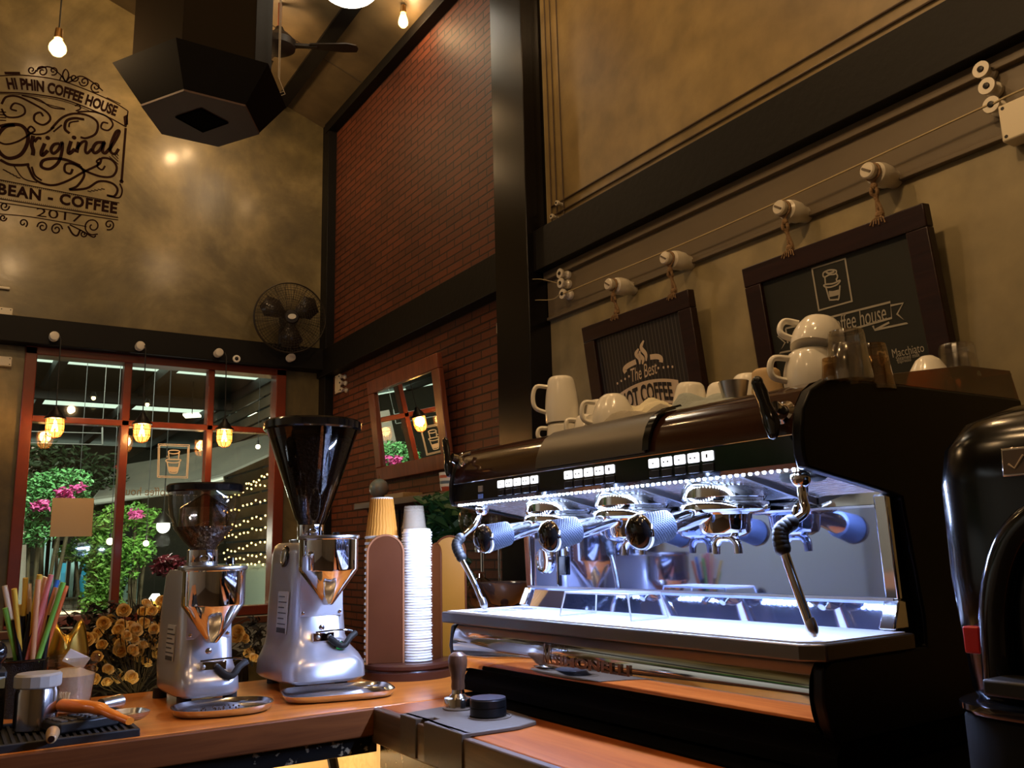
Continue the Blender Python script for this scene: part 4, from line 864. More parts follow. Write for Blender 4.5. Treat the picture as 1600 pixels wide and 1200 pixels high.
# grey cover plate set into the hood front
cp = [(1.0245,1.494),(1.0275,1.515),(1.0365,1.538),(1.052,1.559),(1.076,1.574),(1.108,1.582),(1.112,1.579),(1.078,1.570),(1.055,1.555),(1.040,1.535),(1.031,1.513),(1.028,1.494)]
eb(MB().prism(cp, 1.165, 1.50, 'XZ', smooth=True), 'cover_plate', mat('cover_grey', (.13,.115,.095), .38, .7), ang=40)
eb(MB().prism([(x-.004 if x<1.06 else x, z+.003) for x, z in cp], 1.150, 1.166, 'XZ'), 'cover_end_trim', BLACKG)
tag(MB().box((1.41,.62,CT+.002), (.80,2.44,.004)).build('shade_sheet', mat('shade_dead_black', (.002,.002,.002), .9, spec=.05)), 'thin black sheet standing in for shade under the espresso machine and black appliance', 'mat')  # black sheet on the wood, stands in for the shade under the machine
# buttons
LIT = mat('button_lit', (.9,.9,.9), .4, emit=(.92,.95,1), es=1.5); DIMB = mat('button_dark', (.02,.02,.022), .25); SYM = mat('button_symbol', (.05,.05,.06), .5)
for gy in (1.572, 1.327, 1.080):
    for i in range(5):
        yy = gy + .0600 - i*.0300 if False else gy + .064 - i*.032
        b = eb(MB().box((1.027,yy,1.4725), (.004,.0255,.0165)), 'lit_button', LIT, bev=.0025)
        s_ = MB()
        if i in (1,3): s_.box((1.0245,yy-.005,1.472), (.001,.003,.0025)).box((1.0245,yy+.005,1.472), (.001,.003,.0025))
        elif i == 4: s_.box((1.0245,yy,1.4725), (.001,.003,.006))
        else: s_.box((1.0245,yy,1.472), (.001,.003,.002))
        eb(s_, 'symbol', SYM, b)
        eb(MB().box((1.027,yy,1.4535), (.003,.0245,.0135)), 'dark_button', DIMB, bev=.001)
eb(MB().box((1.027,1.722,1.468), (.003,.018,.014)), 'menu_button', mat('menu_button_grey', (.3,.3,.28), .4), bev=.001)
eb(MB().box((1.027,1.722,1.451), (.003,.018,.010)), 'display_window', mat('display_blue', (.05,.07,.15), .3, emit=(.1,.15,.4), es=.3))
# LED strip
LEDM = mat('led_white', (.9,.95,1), .4, emit=(.62,.78,1), es=60)
m = MB()
for i in range(72): m.sph((1.036, yR+.010+i*.0138, 1.4365), .0028, 8, 6)
tag(eb(m, 'led_dots', LEDM), kind='stuff')
area('led_strip_light', (1.062,1.345,1.432), (0, R_(35), 0), .012, 1.0, 15, (.42,.56,1))
area('led_strip_end_light', (1.12,1.872,1.412), (R_(62), 0, 0), .20, .012, 3.2, (.55,.68,1))
# underside plate (rippled chrome), splash back, frame
m = bpy.data.materials.new('rippled_chrome'); m.use_nodes = True; nt = m.node_tree; p = nt.nodes['Principled BSDF']; p.inputs['Metallic'].default_value = 1; p.inputs['Base Color'].default_value = (.9,.93,1,1); p.inputs['Roughness'].default_value = .22
tc = nt.nodes.new('ShaderNodeTexCoord'); wv = nt.nodes.new('ShaderNodeTexWave'); wv.inputs['Scale'].default_value = 22; wv.inputs['Distortion'].default_value = 5; wv.inputs['Detail'].default_value = 2; wv.bands_direction = 'X'
mp = nt.nodes.new('ShaderNodeMapping'); mp.inputs['Scale'].default_value = (2.2,.7,1); nt.links.new(tc.outputs['Object'], mp.inputs[0]); nt.links.new(mp.outputs[0], wv.inputs[0])
bp = nt.nodes.new('ShaderNodeBump'); bp.inputs['Strength'].default_value = .9; bp.inputs['Distance'].default_value = .006; nt.links.new(wv.outputs['Fac'], bp.inputs['Height']); nt.links.new(bp.outputs[0], p.inputs['Normal']); RIPC = m
eb(MB().prism([(1.040,1.444),(1.250,1.405),(1.250,1.411),(1.040,1.450)], yR, yL, 'XZ'), 'underside_plate', RIPC)
MIRR = mat('splash_mirror', (.52,.61,.88), .04, 1)
_nt = MIRR.node_tree; _g = _nt.nodes.new('ShaderNodeBsdfGlossy'); _g.inputs[0].default_value = (.45,.55,1,1); _g.inputs['Roughness'].default_value = .55
_m = _nt.nodes.new('ShaderNodeMixShader'); _m.inputs[0].default_value = .05; _nt.links.new(_nt.nodes['Principled BSDF'].outputs[0], _m.inputs[1]); _nt.links.new(_g.outputs[0], _m.inputs[2]); _nt.links.new(_m.outputs[0], _nt.nodes['Material Output'].inputs[0])
eb(MB().box((1.249,1.345,1.310), (.006,.99,.145)), 'splash_back', MIRR)
eb(MB().box((1.244,1.345,1.384), (.010,.99,.004)).box((1.244,1.345,1.2365), (.012,1.0,.005)), 'splash_trim', mat('bright_steel', (.8,.84,.95), .2, 1))
eb(MB().box((1.247,1.345,1.397), (.008,.99,.02)), 'upper_rail', CHROME)
eb(MB().prism([(1.246,1.236),(1.252,1.236),(1.232,1.190),(1.224,1.190)], yR, yL, 'XZ'), 'lower_apron', MIRR)
for yy in (.848, 1.842):
    eb(MB().prism([(1.234,1.402),(1.246,1.402),(1.252,1.236),(1.240,1.236)], yy-.012, yy+.012, 'XZ'), 'splash_frame', CHROME, bev=.003)
    eb(MB().prism([(1.238,1.236),(1.256,1.236),(1.258,1.192),(1.216,1.192)], yy-.014, yy+.014, 'XZ'), 'frame_foot', CHROME, bev=.003)
eb(MB().box((1.47,1.345,1.23), (.42,.99,.36)), 'boiler_body', BLACKM)
# gauge, rocker switch and maker's marks on the far part of the splash
g = eb(MB().lathe([(.030,0),(.032,.006),(.028,.012),(.024,.010),(.001,.012)], (1.246,1.775,1.300), 32, axis=(-1,0,0), sy=1), 'pressure_gauge', CHROME)
eb(MB().box((1.242,1.70,1.288), (.008,.026,.045)), 'rocker_switch', BLACKG, bev=.002)
eb(MB().cyl((1.243,1.722,1.40),(1.243,1.722,1.24),.004,seg=8), 'sight_tube', CHROME)
# drip tray
tr_ = [(1.000,1.862),(1.000,.845),(1.022,.815),(1.235,.812),(1.235,1.862)]
def inset(p_, d): cx, cy = 1.12, 1.34; return [(x + (d if x < cx else -d), y + (d if y < cy else -d)) for x, y in p_]
m = MB(); m.prism(tr_, 1.164, 1.1885, 'XY'); eb(m, 'drip_tray', mat('tray_grey_steel', (.15,.135,.115), .33, .85), bev=.003)
m = bpy.data.materials.new('slotted_tray_grid'); m.use_nodes = True; nt = m.node_tree; p = nt.nodes['Principled BSDF']; p.inputs['Metallic'].default_value = .65; p.inputs['Roughness'].default_value = .36
tc = nt.nodes.new('ShaderNodeTexCoord'); br = nt.nodes.new('ShaderNodeTexBrick'); nt.links.new(tc.outputs['Object'], br.inputs[0]); br.inputs['Scale'].default_value = 1; br.inputs['Brick Width'].default_value = .03; br.inputs['Row Height'].default_value = .008; br.inputs['Mortar Size'].default_value = .0028
br.inputs['Color1'].default_value = (.02,.02,.025,1); br.inputs['Color2'].default_value = (.02,.02,.025,1); br.inputs['Mortar'].default_value = (.72,.74,.78,1); nt.links.new(br.outputs[0], p.inputs[0]); GRID = m
mx = mat('tray_plate', (.88,.89,.92), .42, .25)
eb(MB().prism(inset(tr_, .010), 1.188, 1.1905, 'XY'), 'tray_grid', mx)
sl = MB()
for i in range(16):
    for j in range(3):
        if i < 5 : sl.box((1.05+.055*j, 1.80-i*.018, 1.1907), (.040,.004,.0006))
tag(eb(sl, 'tray_slots', BLACKM), kind='stuff')
# chrome front panel with raised lettering
fp = [(1.047,1.163),(1.034,1.157),(1.024,1.142),(1.019,1.122),(1.020,1.100),(1.026,1.080),(1.038,1.062),(1.06,1.056),(1.08,1.056),(1.08,1.163)]
hp_ = smooth_path([Vector((a,b,0)) for a, b in fp[:7]], 4); fp2 = [(v.x, v.y) for v in hp_] + [(1.08,1.060),(1.08,1.163)]
eb(MB().prism(fp2, .848, 1.842, 'XZ', smooth=True), 'chrome_front_panel', mat('front_chrome', (.80,.78,.74), .06, 1), ang=60)
def fx(z):
    for a, b in zip(hp_, hp_[1:]):
        if b.y <= z <= a.y: return a.x + (b.x-a.x)*(a.y-z)/(a.y-b.y)
    return 1.03
RAIS = mat('raised_chrome', (.30,.20,.15), .22, 1)
m = MB(); put_text(m, 'NUOVA', .02, lambda x, y: (fx(1.138+y)-.0028, 1.445-x, 1.138+y), fit=(.075,.012)); eb(m, 'maker_lettering', RAIS)
m = MB(); put_text(m, 'SIMONELLI', .03, lambda x, y: (fx(1.114+y)-.0038, 1.335-x, 1.114+y), fit=(.225,.020), bold=.001); eb(m, 'maker_lettering', RAIS)
m = MB(); put_text(m, 'N', .03, lambda x, y: (fx(1.123+y)-.0045, 1.470-x, 1.123+y), fit=(.022,.038), bold=.001); eb(m, 'maker_emblem', RAIS)
eb(MB().prism([(1.075,1.062),(1.69,1.062),(1.69,1.010),(1.05,1.010),(1.05,1.03)], .835, 1.855, 'XZ'), 'underframe', mat('underframe_black', (.002,.002,.002), .8, spec=.1))
for xx in (1.12,1.62):
    for yy in (.92,1.77): eb(MB().lathe([(.025,1.0),(.028,1.003),(.022,1.008),(.018,1.012)], (xx,yy,0)), 'foot', BLACKM)
# groups with portafilters
GY = (1.590, 1.345, 1.100); CAPY = (1.592, 1.358, 1.108)
for gi, (gy, cy) in enumerate(zip(GY, CAPY)):
    gx = 1.150
    G = eb(MB().lathe([(.066,1.438),(.074,1.428),(.075,1.410),(.070,1.403),(.078,1.401),(.080,1.397),(.080,1.388),(.072,1.383),(.05,1.383)], (gx,gy,0), 40), 'group_head', CHROME, ang=35)
    eb(MB().box((gx-.045,gy+.03,1.425), (.03,.012,.02), rot=(0,0,.4)).box((gx-.045,gy-.03,1.425), (.03,.012,.02), rot=(0,0,-.4)), 'group_lugs', STEEL, G)
    pb = MB(); pb.lathe([(.030,1.342),(.042,1.348),(.046,1.356),(.048,1.380),(.055,1.383),(.055,1.388)], (gx,gy,0), 36)
    pf = eb(pb, 'portafilter', CHROME)
    d0 = Vector((gx-.038, gy, 1.383)); d1 = Vector((.955, cy, 1.352)); dd = (d1-d0).normalized(); L_ = (d1-d0).length
    eb(MB().lathe([(.011,0),(.0145,.008),(.0135,.02),(.0165,L_*.35),(.020,L_*.62),(.0235,L_*.66)], d0, 28, axis=dd), 'handle_shaft', CHROME, pf)
    gm = MB(); rs = []; n = 96; La = L_*.64; Lb = L_-.004; q = Vector((0,0,1)).rotation_difference(dd).to_matrix()
    for j in range(41):
        t = j/40; row = []
        for i in range(n):
            a = 2*PI*i/n; rad = .0255 + .0035*t + (.0005 if (i//2 + j//2) % 2 == 0 else -.0003)*(1 if 1 < j < 39 else 0)
            row.append(d0 + q @ Vector((rad*math.cos(a), rad*math.sin(a), La+(Lb-La)*t)))
        rs.append(row)
    gm.loft(rs, cap=True); eb(gm, 'knurled_grip', mat('knurled_steel', (.03,.038,.06), .55, .25, spec=.25), pf, ang=25)
    eb(MB().lathe([(.0290,-.004),(.0294,.002),(.027,.011),(.019,.018),(.008,.0205),(.001,.0205)], d1, 36, axis=dd), 'end_cap', BLACKG, pf)
    eb(MB().lathe([(.0302,-.003),(.0306,.0),(.0296,.003)], d1, 36, axis=dd, cap=False), 'cap_ring', CHROME, pf)
    sp_ = MB(); sp_.cyl((gx,gy,1.352),(gx,gy,1.338),.011,.009)
    for s_ in (-1,1): sp_.tube([(gx,gy,1.342),(gx,gy+s_*.014,1.340),(gx,gy+s_*.024,1.330),(gx,gy+s_*.026,1.312)], [.009,.0075], 12, sub=5, flat=1.0)
    eb(sp_, 'double_spout', CHROME, pf)
# gaskets between the groups: slanted black ribs under the plate
for yy in (1.47,1.225,.975): eb(MB().prism([(1.05,1.444),(1.24,1.404),(1.24,1.392),(1.06,1.434)], yy-.004, yy+.004, 'XZ'), 'underside_rib', DSTEEL)
# steam wands
def wand(name, pts, tip, grip, ball):
    w_ = eb(MB().tube(pts, .0068, 14, sub=6), name, CHROME)
    eb(MB().lathe([(.0068,0),(.0085,.006),(.0088,.016),(.0065,.024),(.003,.027)], tip[0], 16, axis=Vector(tip[1])-Vector(tip[0])), 'steam_tip', STEEL, w_)
    m = MB(); path = smooth_path([Vector(g_) for g_ in grip], 5); m.tube(path, .0112, 14)
    for i in range(0, len(path), 2): m.sph(path[i], .0125, 12, 8)
    eb(m, 'rubber_grip', RUBBER, w_); eb(MB().sph(ball, .016, 20, 12).cyl(ball, (ball[0], ball[1], ball[2]+.03), .013), 'ball_joint', CHROME, w_); return w_
wand('steam_wand', [(1.06,.862,1.425),(1.06,.862,1.40),(1.055,.855,1.375),(1.04,.862,1.362),(1.02,.872,1.350),(1.015,.872,1.335),(1.018,.862,1.29),(1.03,.846,1.215)], ((1.03,.846,1.222),(1.034,.842,1.198)),
     [(1.033,.866,1.358),(1.02,.873,1.348),(1.0155,.873,1.335),(1.0155,.870,1.318)], (1.06,.862,1.425))
wand('steam_wand', [(1.08,1.80,1.425),(1.06,1.80,1.39),(1.03,1.81,1.362),(1.015,1.812,1.345),(1.015,1.800,1.32),(1.03,1.765,1.26),(1.04,1.745,1.215)], ((1.04,1.745,1.222),(1.044,1.738,1.198)),
     [(1.025,1.812,1.358),(1.015,1.813,1.345),(1.014,1.806,1.33),(1.018,1.793,1.31)], (1.08,1.80,1.425))
eb(MB().tube([(1.12,.90,1.43),(1.115,.90,1.40),(1.10,.905,1.385),(1.095,.91,1.36)], .005, 10, sub=4), 'hot_water_spout', CHROME)
for yy in (.905,.862): eb(MB().sph((1.09 if yy > .9 else 1.10,yy,1.430), .014, 14, 8, (1,1.3,.7)), 'valve_seal', RUBBER)
# steam levers on the hood
def paddle(c, name):
    m = MB(); c = Vector(c)
    prof = [(-.020,.036,.012),(-.014,.022,.014),(-.006,.002,.012),(.0,-.012,.015),(.006,-.030,.017),(.008,-.044,.012)]
    rings_ = []
    for dy, dz, w_ in prof: rings_.append([(c.x + w_*.55*math.cos(a) - .012 + dz*.10, c.y - dy + w_*math.sin(a)*.9, c.z + dz) for a in [2*PI*i/20 for i in range(20)]])
    m.loft(rings_); m.sph((c.x-.012+.0036, c.y+.020, c.z+.036), .0108, 16, 10, (.62,1,1.05)).sph((c.x-.016, c.y-.008, c.z-.044), .0105, 16, 10, (.62,1,1.05))
    o = eb(m, name, BLACKG, ang=60)
    eb(MB().lathe([(.020,0),(.020,.006),(.013,.010),(.011,.03)], (c.x+.024,c.y-.004,c.z-.014), 24, axis=(-1,0,.3)), 'lever_boss', CHROME, o); return o
paddle((1.018,.868,1.535), 'steam_lever')
eb(MB().tube([(1.05,1.80,1.56),(1.03,1.81,1.553),(1.015,1.79,1.545),(1.01,1.775,1.528),(1.0,1.74,1.532)], .005, 10, sub=4), 'chrome_lever', CHROME)
paddle((1.035,1.862,1.560), 'steam_lever')
EM.rotation_euler = (0, 0, R_(1.2))
# wire cup stand on the drip tray
def wire_stand(loc, w_, d_, h, label, rz=0):
    m = MB(); t = .0014
    loop = [(-w_/2,-d_/2,h),(w_/2,-d_/2,h),(w_/2,d_/2,h),(-w_/2,d_/2,h)]; m.tube(loop, .002, 6, closed=True)
    for i in range(22): y = -d_/2 + d_*(i+.5)/22; m.tube([(-w_/2,y,h),(w_/2,y,h)], t*.8, 5)
    for sy in (-1,1):
        for sx in (-1,1): m.tube([(sx*w_/2, sy*d_/2, h), (sx*(w_/2+.006), sy*(d_/2+.012), 0.002)], .0018, 6)
        m.tube([(-w_/2-.006, sy*(d_/2+.012), .002),(w_/2+.006, sy*(d_/2+.012), .002)], .0018, 6)
    o = m.build('wire_cup_stand', mat('white_wire', (.75,.77,.82), .3, .7)); o.location = loc; o.rotation_euler = (0,0,rz); tag(o, label, 'wire stand'); return o
wire_stand((1.120,1.375,1.1922), .085, .185, .048, 'low wire cup stand on the lit drip tray, below the middle group', R_(3))

# ------------------------------------------------------------------ cups, glasses and towels on the machine
ZT = 1.571
def mug(name, loc, r0, r1, h, label, rz=0, handle=True, flip=True, group=None, tilt=None, cat='cup', bulge=.0, hw=.024, m_=None):
    """r0 radius of the lower end, r1 of the upper end as it stands"""
    r = empty(name, loc, 0, label=label, cat=cat, group=group); r.rotation_euler = (tilt[0], tilt[1], rz) if tilt else (0,0,rz)
    n = 12; pr = [(r0 + (r1-r0)*i/n + bulge*math.sin(PI*i/n), h*i/n) for i in range(n+1)]
    if flip: pr = [(pr[0][0]-.003, .001)] + [(pr[0][0]-.0005, 0)] + pr[1:-1] + [(r1-.001,h-.003),(r1-.005,h),(r1-.012,h+.001),(r1-.014,h-.002),(.001,h-.002)]
    MB().lathe(pr, seg=44, cap=True).build('cup_body', m_ or PORC, r, ang=50)
    if handle:
        zc = h*.52; rr = r0 + (r1-r0)*.5 + bulge; k = h*.27
        MB().tube([(-rr+.006,0,zc+k),(-rr-hw*.7,0,zc+k*1.02),(-rr-hw,0,zc+k*.2),(-rr-hw*.8,0,zc-k*.7),(-rr+.004,0,zc-k*1.1)], .0066, 12, sub=6, flat=.8).build('handle', m_ or PORC, r)
    return r
def at(px, py, x): q = P(px, py, x=x); return q
q = at(878, 640, 1.22); HA = R_(-20)
mug('tall_mug', (1.22, q.y, ZT+.052), .040, .030, .112, 'tall cream mug upside down on top, leftmost on the machine', R_(-30), bulge=.004, cat='mug', hw=.030)
mug('tall_mug', (1.22, q.y, ZT), .040, .036, .05, 'squat cream mug below the tall upturned mug', R_(-30), cat='mug', hw=.022)
C_ = lambda px, py, x, z=None: (x, at(px, py, x).y, ZT if z is None else z)
mug('coffee_cup', C_(958,640,1.19), .045, .024, .082, 'large round upturned white cup left of the towels', R_(-30), bulge=.010)
mug('coffee_cup', C_(938,640,1.28), .040, .028, .100, 'white cup standing behind the large round upturned cup', R_(-30), bulge=.004, handle=False)
mug('coffee_cup', C_(917,655,1.21), .033, .022, .056, 'small white cup whose handle shows beside the tall mugs', R_(-30), hw=.018, bulge=.003)
mug('coffee_cup', C_(930,655,1.165), .027, .019, .040, 'tiny white cup tucked in front of the small handled cup', R_(-30), hw=.014, handle=False)
mug('espresso_cup', C_(1075,620,1.27), .038, .026, .088, 'upturned white espresso cup behind the right end of the grey towel', 0, bulge=.004, handle=False, tilt=(R_(6), 0))
mug('espresso_cup', C_(1127,612,1.30), .036, .024, .080, 'white espresso cup behind the small steel cup', 0, bulge=.004, handle=False)
mug('espresso_cup', C_(1168,600,1.28), .036, .024, .080, 'white espresso cup left of the tan paper cup', 0, bulge=.004, handle=False)
mug('paper_cup', C_(1198,598,1.22), .030, .024, .066, 'tan paper cup behind the black steam lever', 0, handle=False, m_=mat('tan_paper', (.60,.42,.22), .6))
r = mug('steel_cup', C_(1147,612,1.20), .020, .028, .038, 'small steel shot cup standing on the folded cloth', 0, handle=False, flip=False, m_=STEEL); r.location.z = ZT+.014
mug('teacup', C_(1268,560,1.17), .046, .033, .068, 'white handled cup at the bottom of the right hand stack', R_(-28), bulge=.006, hw=.026)
r = mug('teacup', (1.175, at(1275,540,1.175).y, ZT+.067), .042, .026, .056, 'tilted white cup on top of the handled cup stack', R_(-45), bulge=.006, hw=.022, tilt=(R_(-16), R_(14)))
def tumbler(loc, r0, r1, h, label, m_=TUMBLER):
    r = empty('glass_tumbler', loc, label=label, cat='glass'); n = 64; rs = []
    for z_, k, fl_ in ((0,1,0),(.003,1.01,0),(h*.25,.985,0),(h*.40,.96,1),(h*.9,.94,1),(h,.90,1)):
        t = z_/h; rad = (r0+(r1-r0)*t)*k; rs.append([((rad*(1-.02*fl_*(1+math.cos(16*2*PI*i/n))/2))*math.cos(2*PI*i/n), (rad*(1-.02*fl_*(1+math.cos(16*2*PI*i/n))/2))*math.sin(2*PI*i/n), z_) for i in range(n)])
    MB().loft(rs, cap=False).build('outer_wall', m_, r, ang=60)
    MB().lathe([(r0-.003,.0),(r0*.9,h*.3),(r1*.86,h*.68),(r1*.7,h*.74),(.001,h*.76)], seg=40, cap=False).build('inner_wall', m_, r)
    MB().lathe([(r1*.9,h-.003),(r1*.9,h),(r1*.6,h-.003),(.001,h-.003)], seg=40, cap=False).build('thick_base', m_, r); return r
tumbler(C_(1325,560,1.15), .034, .029, .078, 'large clear ribbed tumbler upside down in front of the teacups')
tumbler(C_(1362,560,1.27), .033, .026, .078, 'amber tinted tumbler upside down behind the large clear tumbler', mat_glass('amber_glass', (.90,.72,.46), .18, .08))
tumbler(C_(1303,575,1.13), .020, .018, .036, 'tiny tinted glass between the teacup and the large tumbler', mat_glass('amber_glass2', (.88,.72,.48), .18, .08))
q = at(1512, 552, 1.60); tumbler((1.575, .875, ZT), .036, .033, .050, 'lower clear glass of the stacked pair at the far right on top of the machine'); tumbler((1.575, .875, ZT+.051), .036, .033, .066, 'upper clear glass of the stacked pair at the far right on top of the machine')
mug('white_bowl', (1.49, .885, ZT), .042, .016, .088, 'small upturned white bowl left of the rightmost glasses', 0, handle=False, bulge=.010, cat='bowl')
# towels: soft heaps
def towel(name, x0, x1, y0, y1, hgt, label, m_, seed, cat='towel'):
    random.seed(seed); nx, ny = 26, 40; ph = [random.uniform(0, 6) for _ in range(6)]; vs = []
    for j in range(ny+1):
        for i in range(nx+1):
            u, v = i/nx, j/ny; e = min(1, 6*u, 6*(1-u))*min(1, 6*v, 6*(1-v)); e = e*e*(3-2*e)
            h = hgt*(.50+.22*math.sin(7*v+ph[0]+2*u)+.16*math.sin(13*v+5*u+ph[1])+.12*math.sin(9*u-6*v+ph[2])+.05*math.sin(31*v+11*u+ph[3]))
            vs.append((x0+(x1-x0)*u+.006*math.sin(9*v+ph[4]), y0+(y1-y0)*v+.006*math.sin(8*u+ph[5]), ZT+.002+max(0,h)*e))
    fs = [(j*(nx+1)+i, j*(nx+1)+i+1, (j+1)*(nx+1)+i+1, (j+1)*(nx+1)+i) for j in range(ny) for i in range(nx)]
    o = MB().add(vs, fs).build(name, m_); s_ = o.modifiers.new('s', 'SOLIDIFY'); s_.thickness = .003; s_.offset = 1; tag(o, label, cat)
towel('folded_towel', 1.135, 1.26, 1.20, 1.52, .048, 'grey beige towel folded along the front of the cup tray', mat('towel_beige', (.36,.32,.25), .95, bump=.3, bs=300), 4)
towel('crumpled_cloth', 1.20, 1.36, 1.28, 1.46, .078, 'crumpled cream cloth heaped behind the folded grey towel', mat('cloth_cream', (.72,.66,.48), .9, bump=.2, bs=200), 9, 'cloth')
towel('crumpled_cloth', 1.14, 1.27, 1.06, 1.24, .040, 'crumpled pale blue grey cloth under the small steel cup', mat('cloth_bluegrey', (.34,.38,.36), .9, bump=.2, bs=200), 12, 'cloth')

# ------------------------------------------------------------------ black grinder at the far right
AP = empty('black_grinder', (1.125, .418, CT-.012), label='glossy black rounded appliance at the right edge of the photo', cat='coffee grinder')
def rr2(z, hx, hy, e=.35, n=48): return [(hx*sgn(math.cos(2*PI*(i+.5)/n), e), hy*sgn(math.sin(2*PI*(i+.5)/n), e), z) for i in range(n)]
GB = mat('appliance_black', (.003,.0028,.0025), .16)
MB().loft([rr2(.165,.185,.150), rr2(.18,.193,.158), rr2(.30,.198,.166), rr2(.40,.196,.166), rr2(.44,.190,.160), rr2(.468,.172,.140), rr2(.485,.135,.10), rr2(.49,.08,.05)]).build('housing', GB, AP, ang=80)
MB().loft([rr2(.012,.20,.15), rr2(.02,.215,.16), rr2(.155,.215,.16), rr2(.17,.2,.15)]).build('base', mat('base_dead_black', (.003,.003,.003), .7, spec=.1), AP, ang=60)
MB().loft([rr2(.160,.215,.160), rr2(.164,.218,.163), rr2(.170,.218,.163), rr2(.172,.212,.158)]).build('platform_lip', BLACKG, AP, ang=40)
MB().tube([(-.199,.095,.19),(-.203,.085,.28),(-.203,.055,.345),(-.203,.0,.372),(-.203,-.055,.345),(-.203,-.085,.28),(-.2,-.09,.19)], .016, 14, sub=6).build('arched_front_ring', BLACKG, AP)
MB().box((-.205,.0,.27), (.02,.09,.16)).build('recessed_front', BLACKM, AP, bev=.01)
b_ = MB().box((-.196,.048,.418), (.006,.032,.030), rot=(0,.10,0)).build('badge', CHROME, AP, bev=.001)
MB().box((-.2,.048,.418), (.002,.027,.025), rot=(0,.10,0)).build('badge_face', mat('badge_brown', (.10,.07,.05), .4), b_)
t_ = MB(); t_.tube([(-.2015,.056,.416),(-.2015,.050,.411),(-.2015,.040,.424)], .0012, 6); t_.build('badge_mark', PAPER, b_)
MB().box((-.196,.118,.235), (.012,.018,.028)).build('red_switch', mat('switch_red', (.45,.01,.01), .3), AP, bev=.002)
MB().box((-.225,.05,.196), (.05,.07,.016)).build('portafilter_fork', BLACKM, AP, bev=.003)

# ------------------------------------------------------------------ things at the left end of the grinder counter
r = empty('bar_mat', (-.13, 1.955, CT), label='black ribbed rubber bar mat at the left end of the counter', cat='mat')
MB().box((0,0,.003), (.94,.235,.006)).build('mat_base', RUBBER, r)
m = MB()
m.box((0,-.113,.007), (.94,.010,.014)).box((0,.113,.007), (.94,.010,.014)).box((.465,0,.007), (.010,.235,.014)); m.build('raised_border', RUBBER, r, bev=.002)
m = MB()
for i in range(74): m.box((-.455+.0124*i,0,.0085), (.0055,.215,.005))
tag(m.build('rubber_ribs', mat('rib_rubber', (.02,.019,.018), .45), r), kind='stuff')
ZM = CT + .0115
q = P(46, 1146, z=ZM); tin = empty('steel_tin', (q.x+.012, q.y+.045, ZM), label='steel shaker tin with a pale faceted lid on the bar mat', cat='tin')
MB().lathe([(.036,0),(.0385,.002),(.0385,.070),(.0365,.074),(.0365,.080)], seg=44).build('tin_body', mat('tin_steel', (.50,.46,.44), .14, 1), tin, ang=30)
MB().lathe([(.0405,.078),(.042,.080),(.042,.100),(.038,.104),(.001,.1055)], seg=16).build('lid', mat('grey_plastic_lid', (.40,.38,.34), .35), tin, ang=20)
# straw holder
q = P(38, 1035, y=2.25); sh = empty('straw_holder', (q.x, 2.25, CT), label='black wire mesh holder full of straws at the left', cat='straw holder')
MB().lathe([(.040,.0),(.046,.115),(.047,.118),(.044,.118),(.038,.004),(.001,.003)], seg=36, cap=False).build('mesh_cup', mat('mesh_black', (.015,.014,.013), .45, .3, bump=1, bs=400), sh, ang=50)
MB().tube([(.047*math.cos(2*PI*i/32), .047*math.sin(2*PI*i/32), .118) for i in range(32)], .0028, 8, closed=True).build('rim', BLACKG, sh)
SC = {'yellow': (.75,.50,.06), 'pale yellow': (.75,.62,.25), 'peach': (.80,.42,.20), 'pink': (.75,.22,.20), 'blue': (.03,.16,.50), 'green': (.20,.55,.08), 'orange': (.80,.20,.05), 'cream': (.75,.65,.45)}
q0 = Vector((q.x, 2.25, CT+.10))
straws = [('cream',(7,915)),('green',(8,950)),('yellow',(22,920)),('pale yellow',(30,945)),('yellow',(40,903)),('yellow',(62,898)),('pale yellow',(67,900)),('peach',(72,902)),('pink',(80,898)),('blue',(90,906)),('peach',(88,918)),('green',(99,910)),('orange',(104,915)),('pink',(76,905)),('peach',(60,905)),('cream',(45,912))]
ORD = ['first', 'second', 'third', 'fourth', 'fifth', 'sixth', 'seventh', 'eighth', 'ninth', 'tenth', 'eleventh', 'twelfth', 'thirteenth', 'fourteenth', 'fifteenth', 'last']
for i, (c_, (px, py)) in enumerate(straws):
    t_ = P(px, py, y=2.24 - .02*(i % 3)); a = 2*PI*i/len(straws); b_ = q0 + Vector((.022*math.cos(a), .022*math.sin(a), -.085)); b_ += (Vector((t_.x, t_.y, b_.z)) - b_)*.12
    m = MB().tube([b_, t_], .0055, 12); o = m.build('drinking_straw', mat('straw_'+c_.replace(' ', '_'), SC[c_], .3, coat=.3)); tag(o, f'{c_} straw, {ORD[sorted(s_[1][0] for s_ in straws).index(px)]} from the left in the black mesh holder', 'straw', 'coloured straws')
for i in range(9):
    t_ = P(22 + i*7, 968 - (i*37 % 17), y=2.22+.006*(i % 4)); a = 2*PI*i/9; b_ = q0 + Vector((.03*math.cos(a), .03*math.sin(a), -.085)); b_ += (Vector((t_.x, t_.y, b_.z)) - b_)*.3
    o = MB().tube([b_, t_], .0060, 12).build('black_straw', mat('straw_black', (.008,.008,.008), .3)); tag(o, 'wide black straw standing in the mesh holder below the coloured straws', 'straw', 'wide black straws')
